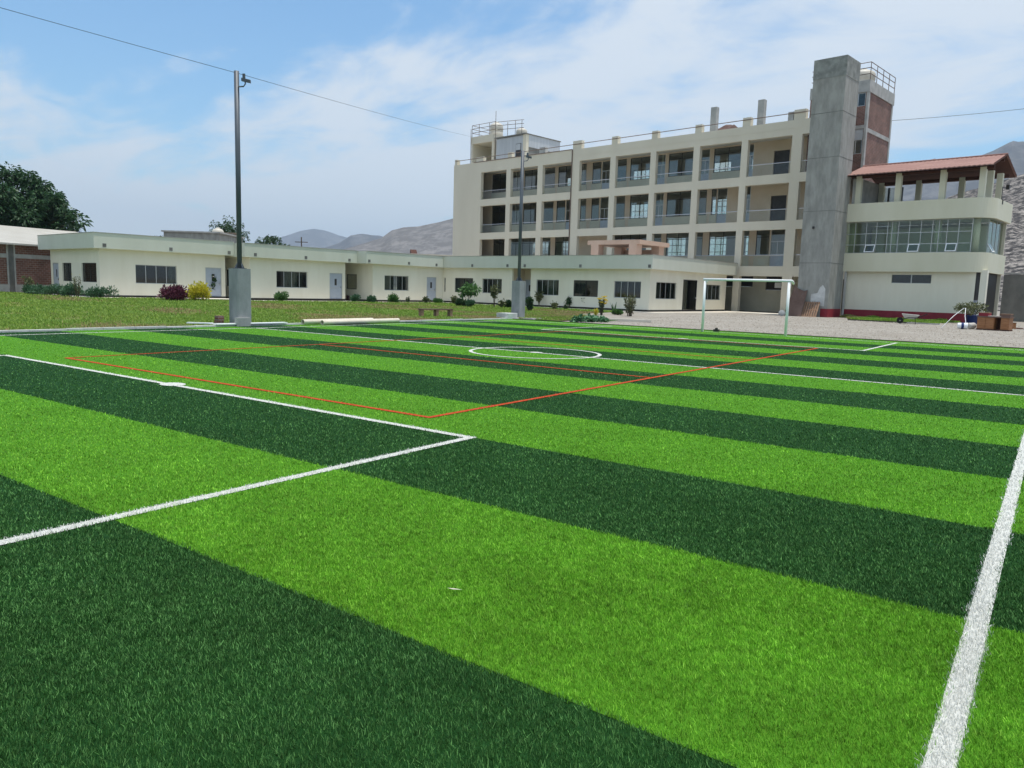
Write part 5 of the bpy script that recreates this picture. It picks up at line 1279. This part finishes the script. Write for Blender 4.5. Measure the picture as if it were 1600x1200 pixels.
def shrub(xp, yp, wpx, hpx, m, label, kind='mound', flowers=None, group='plants along the low building', leaf=.09, dens=1.0):
    x, y, z = spot(xp, yp); k = plant_scale((x,y)); w = wpx*k/2; hh = hpx*k
    o = thing('shrub' if kind != 'rose' else 'rose_bush', label, 'shrub' if kind != 'rose' else 'rose bush', (x,y,z), 0, group)
    parts = []; st = MB()
    if kind == 'mound':
        ncl = int(16*dens); w *= 1.15; hh *= 1.25
        for i in range(ncl):
            a = random.random()*6.28; rr = w*.75*math.sqrt(random.random()); c = (rr*math.cos(a), rr*math.sin(a), hh*random.uniform(.25,.7)*(1-.4*(rr/w)**2))
            C, D = ball(c, (w*.42,w*.42,hh*.34), 90, .3); D[:,2] = np.abs(D[:,2])+.25
            parts.append(leaf_arrays(C, D, leaf*1.35)); st.tube([(rr*.2*math.cos(a),rr*.2*math.sin(a),-.02), c], .012, 4, .005)
    elif kind == 'upright':
        ncl = int(8*dens)
        for i in range(ncl):
            a = random.random()*6.28; rr = w*.8*math.sqrt(random.random()); top = (rr*math.cos(a), rr*math.sin(a), hh*random.uniform(.7,1.0))
            b0 = (rr*.35*math.cos(a), rr*.35*math.sin(a), -.02)
            st.tube([b0, top], .014, 4, .006)
            t = rng.random(34)[:,None]*.8+.2
            C = np.array(b0)*(1-t)+np.array(top)*t+rng.normal(0,.03,(34,3)); D = rand_dirs(34); D[:,2] += .5
            parts.append(leaf_arrays(C, D, leaf))
    elif kind == 'rose':
        for i in range(int(8*dens)):
            a = random.random()*6.28; rr = w*random.uniform(.2,1); top = (rr*math.cos(a), rr*math.sin(a), hh*random.uniform(.65,1.0))
            mid = (rr*.3*math.cos(a), rr*.3*math.sin(a), hh*.45)
            st.tube([(0.03*math.cos(a),.03*math.sin(a),-.02), mid, top], .012, 4, .006)
            t = rng.random(30)[:,None]
            C = np.array(mid)*(1-t)+np.array(top)*t+rng.normal(0,.07,(30,3)); parts.append(leaf_arrays(C, rand_dirs(30), leaf*1.9, .6))
    elif kind == 'agave':
        for i in range(9):
            a = random.random()*6.28; D = np.array([[math.cos(a)*.35, math.sin(a)*.35, 1.]]); parts.append(leaf_arrays(np.array([[0,0,0.]]), D, hh*.9, .14))
        st.tube([(0,0,-.02),(0,0,hh*.25)], .03, 5)
    foliage_obj('foliage', parts, m, o); st.build('stems', BARK, o)
    if flowers:
        mt, nf, fs = flowers; fm = MB()
        for i in range(nf):
            a = random.random()*6.28; rr = w*random.uniform(.3,1); zc = hh*random.uniform(.35,1.02)
            c = (rr*math.cos(a), rr*math.sin(a), zc)
            for kx in range(5):
                b = kx*1.2566; fm.add([c,(c[0]+fs*math.cos(b),c[1]+fs*math.sin(b),c[2]+fs*.4),(c[0]+fs*.8*math.cos(b+.6),c[1]+fs*.8*math.sin(b+.6),c[2]+fs*.75),(c[0]+fs*math.cos(b+1.2),c[1]+fs*math.sin(b+1.2),c[2]+fs*.4)],[(0,1,2,3)])
        fm.build('blossoms', mt, o)
    return o
shrub(46,458.5,12,22,LEAF_O,'thin rose bush with pale blooms before the brick warehouse wall','rose',(PETAL_W,3,.06))
shrub(49,460,20,10,LEAF_BL,'small pale shrub at the foot of the rose by the brick warehouse')
shrub(64,461,28,11,LEAF_BL,'low blue-green shrub below the grey end door')
shrub(88,462,30,13,LEAF_BL,'blue-green mound shrub under the narrow curtained window')
shrub(112,464,26,15,LEAF_BL,'round dark blue-green shrub beside the yellowish upright one')
shrub(121,464.5,15,30,LEAF_O,'tall yellowish leafy shrub below the wall between two windows','upright',(PETAL_Y,4,.04))
shrub(161,466,36,14,LEAF_BL,'wide blue-green shrub at the nearest corner of the low building')
shrub(271,470,30,19,LEAF_P,'dark purple-leaved bush below the wide window','mound',dens=1.6,leaf=.12)
shrub(309,470,28,23,LEAF_Y,'bright yellow-leaved bush beside the grey-blue door','mound',dens=1.2,leaf=.12)
shrub(329,468,17,36,LEAF_DK,'rose bush with white blooms in front of the first grey-blue door','rose',(PETAL_W,6,.07),dens=2)
shrub(347,467,16,17,LEAF_DK,'thin twiggy rose bush just left of the nearer pole','rose')
shrub(441,471,19,13,LEAF_G,'small green shrub below the window of the second classroom')
shrub(500,470,8,9,LEAF_O,'tiny twiggy plant left of the second grey-blue door','rose')
shrub(543,470,12,9,LEAF_P,'small reddish plant right of the second grey-blue door','upright')
shrub(556,472,15,9,LEAF_BL,'low blue-green shrub below the recessed window')
shrub(581,473,13,9,LEAF_BL,'low blue-green shrub at the corner of the third classroom')
shrub(615,473,15,12,LEAF_G,'small green shrub below the third classroom window')
shrub(637,473,7,9,LEAF_DK,'tiny dark plant right of the third classroom window','upright')
shrub(666,474,9,9,LEAF_O,'tiny thin rose left of the third grey-blue door','rose')
shrub(684,474,12,6,LEAF_G,'flat green plant in the inner corner of the low building')
shrub(709,475,8,12,LEAF_O,'thin bare rose stem left of the leafy sapling','rose')
shrub(721,479,14,11,LEAF_DK,'dark low shrub at the foot of the leafy sapling')
shrub(734,480,12,9,LEAF_BL,'bluish low shrub right below the leafy sapling')
shrub(772,481,13,38,LEAF_O,'tall thin rose bush under the open dark window','rose',dens=1.6)
shrub(784,481,10,10,LEAF_O,'small thin rose between the tall rose and the farther pole','rose')
shrub(795,481,11,9,LEAF_DK,'small dark shrub left of the farther pole base')
shrub(827,486,16,22,LEAF_DK,'dense dark green shrub right of the farther pole base','upright',dens=4,leaf=.14)
shrub(842,480,12,24,LEAF_O,'thin rose bush below the curtained window right of the farther pole','rose',dens=1.4)
shrub(866,484,9,10,LEAF_O,'tiny rose stem before the wall between two windows','rose')
shrub(884,484,7,9,LEAF_DK,'small dark round shrub left of the leaf pile','upright')
shrub(889,482,11,16,LEAF_DK,'dark thin rose just behind the leaf pile','rose',dens=1.4)
shrub(915,483,12,19,LEAF_O,'upright rose bush with olive leaves behind the leaf pile','rose',dens=1.8)
shrub(940,492,16,27,LEAF_DK,'dark bush covered with yellow blooms near the leaf pile','upright',(PETAL_Y,18,.12),dens=2.2)
shrub(931,493,7,10,LEAF_Y,'little yellow plant left of the yellow blooming bush','upright')
shrub(959,490,9,16,LEAF_DK,'spiky agave right of the yellow blooming bush','agave')
shrub(964,492,13,6,LEAF_G,'flat green weed right of the agave')
shrub(984,494,28,33,LEAF_O,'wide olive bush below the rightmost front window','upright',dens=3,leaf=.12)
# sapling with round crown
x,y,z = spot(732,478); k = plant_scale((x,y))
sp = thing('sapling', 'young tree with flat leafy crown in front of the low building', 'tree', (x,y,z))
parts = []; tr = MB().tube([(0,0,-.03),(.03,0,10*k),(0.0,.02,18*k)], .05, 7, .035)
for i in range(16):
    a = i*2.4; rr = 13*k*math.sqrt(random.random()); c = (rr*math.cos(a), rr*math.sin(a), (22+13*random.random()-4*(rr/(13*k)))*k)
    tr.tube([(0,0,(14+4*random.random())*k), c], .02, 4, .008)
    C, D = ball(c, (.34,.34,.3), 60, .2); parts.append(leaf_arrays(C, D, .22, .5, .3))
for i in range(4):
    a = i*1.7; c = (8*k*math.cos(a), 8*k*math.sin(a), 6*k); C, D = ball(c, (.2,.2,.15), 12, .2); parts.append(leaf_arrays(C, D, .14))
    tr.tube([(0,0,3*k), c], .015, 4, .008)
foliage_obj('crown', parts, LEAF_G, sp); tr.build('trunk', BARK, sp)
# papaya-like sapling behind the nearer pole base
x,y,z = spot(385,468); k = plant_scale((x,y))
sp = thing('sapling', 'slender sapling with big leaves half hidden by the nearer pole base', 'tree', (x,y,z))
tr = MB().tube([(0,0,-.03),(.05,0,1.2),(.1,.1,2.0)], .05, 7, .035); parts = []
for c in ((.4,.3,2.25),(.75,.5,2.1),(.6,.45,1.5),(-.3,-.2,2.3),(.1,.1,2.5),(-.9,-.6,1.9),(-1.2,-.8,1.5)):
    tr.tube([(.08,.08,1.6), c], .02, 4, .01); C, D = ball(c, (.14,.14,.08), 12, .2); parts.append(leaf_arrays(C, D, .34, .5, .5))
foliage_obj('crown', parts, LEAF_G, sp); tr.build('trunk', BARK, sp)
# pile of cut leaves at the end of the pitch
x,y,z = spot(920,502.5)
lp = thing('leaf_pile', 'heap of cut broad green leaves at the end of the pitch', 'leaf pile', (x,y,z))
parts = []
for i in range(20):
    a = random.uniform(-1,1); c = (a*.62, a*.5+random.uniform(-.25,.25), .06+.24*(1-a*a)*random.random())
    C, D = ball(c, (.18,.18,.1), 20, .1); D[:,2] *= .4; parts.append(leaf_arrays(C, D, .26, .55, .2))
foliage_obj('leaves', parts, leafmat('cut_leaf', (.03,.11,.04), (.12,.27,.13), trans=.2), lp)
sm = MB()
for i in range(8): a = random.uniform(-.8,.8); sm.tube([(a,a*.8-.2,.03),(a+.5,a*.8+.25,.12)], .015, 4)
sm.build('stalks', LEAF_G, lp)
# potted bush on a blue bucket
x,y,z = spot(1518,506)
pb = thing('potted_bush', 'wide leafy bush growing from a blue bucket beside the wing', 'potted plant', (x,y,z))
MB().lathe([(.3,0),(.33,.02),(.38,.5),(.4,.5),(.4,.56),(.35,.56),(.34,.4)], (0,0,0), 20).build('bucket', BLUEP, pb, True)
MB().lathe([(.33,.44),(.33,.46)], (0,0,0), 16).build('soil', BROWN_H, pb)
parts = []; tr = MB()
for i in range(30):
    a = random.random()*6.28; rr = .95*math.sqrt(random.random()); c = (rr*math.cos(a)-.2, rr*math.sin(a), .75+.5*random.random())
    tr.tube([(0,0,.4), c], .014, 4, .006); C, D = ball(c, (.22,.22,.16), 42, .2); parts.append(leaf_arrays(C, D, .13))
foliage_obj('foliage', parts, LEAF_O, pb); tr.build('stems', BARK, pb)
# big bamboo-like tree at the left
def big_tree(cx, cy, base, spec, m, label, name, leaf, nper, group=None, droop=.5, plumes=()):
    o = thing(name, label, 'tree', (cx,cy,base), 0, group); tr = MB(); parts = []
    H, W, zlow, ncl, cr = spec
    tr.tube([(0,0,-.1),(.1,.05,H*.35),(.0,.1,H*.7)], W*.06, 8, W*.025)
    pts = []
    for i in range(ncl):
        d = rand_dirs(1)[0]; rad = (.45+.55*random.random()**.5)
        c = (d[0]*W*rad, d[1]*W*rad, zlow+(H-zlow)*(.5+.5*d[2]*rad)); pts.append(c)
    for c in list(pts)+list(plumes):
        if random.random() < .35 or c in plumes: tr.tube([(c[0]*.1,c[1]*.1,H*.3),(c[0]*.6,c[1]*.6,(c[2]+H*.3)/2+.6),c], .07, 5, .02)
        s = cr*random.uniform(.7,1.25)
        C, D = ball(c, (s,s,s*.8), nper, .35)
        D[:,2] = D[:,2]*.5-droop*.4
        parts.append(leaf_arrays(C, D, leaf, .42, droop))
    foliage_obj('crown', parts, m, o); tr.build('trunk', BARK, o)
    return o
P = far_at(2, 300, 88); P[2] = 0.17
ddx = Vector((_r2[0], _r2[1], 0)).normalized()
pl_ = [(ddx.x*q, ddx.y*q, h_) for q, h_ in ((6.2,7.2),(7.1,6.6),(5.9,6.0),(6.0,4.9),(6.6,4.5),(5.0,8.6),(4.0,9.8),(2.6,10.6),(.9,11.0))]
big_tree(P[0], P[1], .17, (11.0, 5.4, 2.2, 260, .85), LEAF_BAM, 'large dark bamboo-like tree behind the brick warehouse roof', 'bamboo_clump', .40, 170, droop=.3, plumes=pl_)
P = far_at(-50, 300, 92)
big_tree(P[0], P[1], .17, (10.8, 5.0, 2.2, 130, .85), LEAF_BAM, 'dark bamboo-like tree cut off by the left edge of the picture', 'bamboo_clump', .42, 85)
P = far_at(357, 375, 104)
big_tree(P[0], P[1], .17, (9.2, 2.4, 5.0, 46, .55), LEAF_DK, 'small leafy tree behind the grey house and the nearer pole', 'distant_tree', .3, 60, 'trees beyond the low roof')
P = far_at(425, 380, 110)
big_tree(P[0], P[1], .17, (7.4, 2.0, 5.2, 30, .5), LEAF_DK, 'low dark treetop above the low roof right of the nearer pole', 'distant_tree', .3, 60, 'trees beyond the low roof')
P = far_at(256, 370, 110)
big_tree(P[0], P[1], .17, (6.7, 1.6, 5.0, 24, .45), LEAF_DK, 'tiny dark treetop left of the grey house', 'distant_tree', .3, 60, 'trees beyond the low roof')

# small dry leaf and crumbs on the near turf
x,y,z = spot(710,930)
o = MB().add([(-.045,-.006,.0),(0,-.012,.006),(.05,.004,.012),(.0,.012,.002)],[(0,1,2,3)]).build('dry_leaf', PVC); o.location = (x,y,.03); tag(o, 'single pale dry leaf lying on the light turf stripe', 'leaf')
#SPLIT
# ------------------------------------------------------------------ haze
hz = MB().box(-8800,8700,-8700,8800,-2,760).build('haze', None)
hm = bpy.data.materials.new('haze_air'); hm.use_nodes = True
t = hm.node_tree; t.nodes.clear()
ho = t.nodes.new('ShaderNodeOutputMaterial'); hv = t.nodes.new('ShaderNodeVolumePrincipled')
hv.inputs['Color'].default_value = (.70,.84,1.0,1); hv.inputs['Density'].default_value = 1.3e-4; hv.inputs['Anisotropy'].default_value = .2
t.links.new(hv.outputs[0], ho.inputs['Volume'])
hz.data.materials.append(hm); tag(hz, 'pale blue haze in the air of the valley', 'haze', kind='stuff')
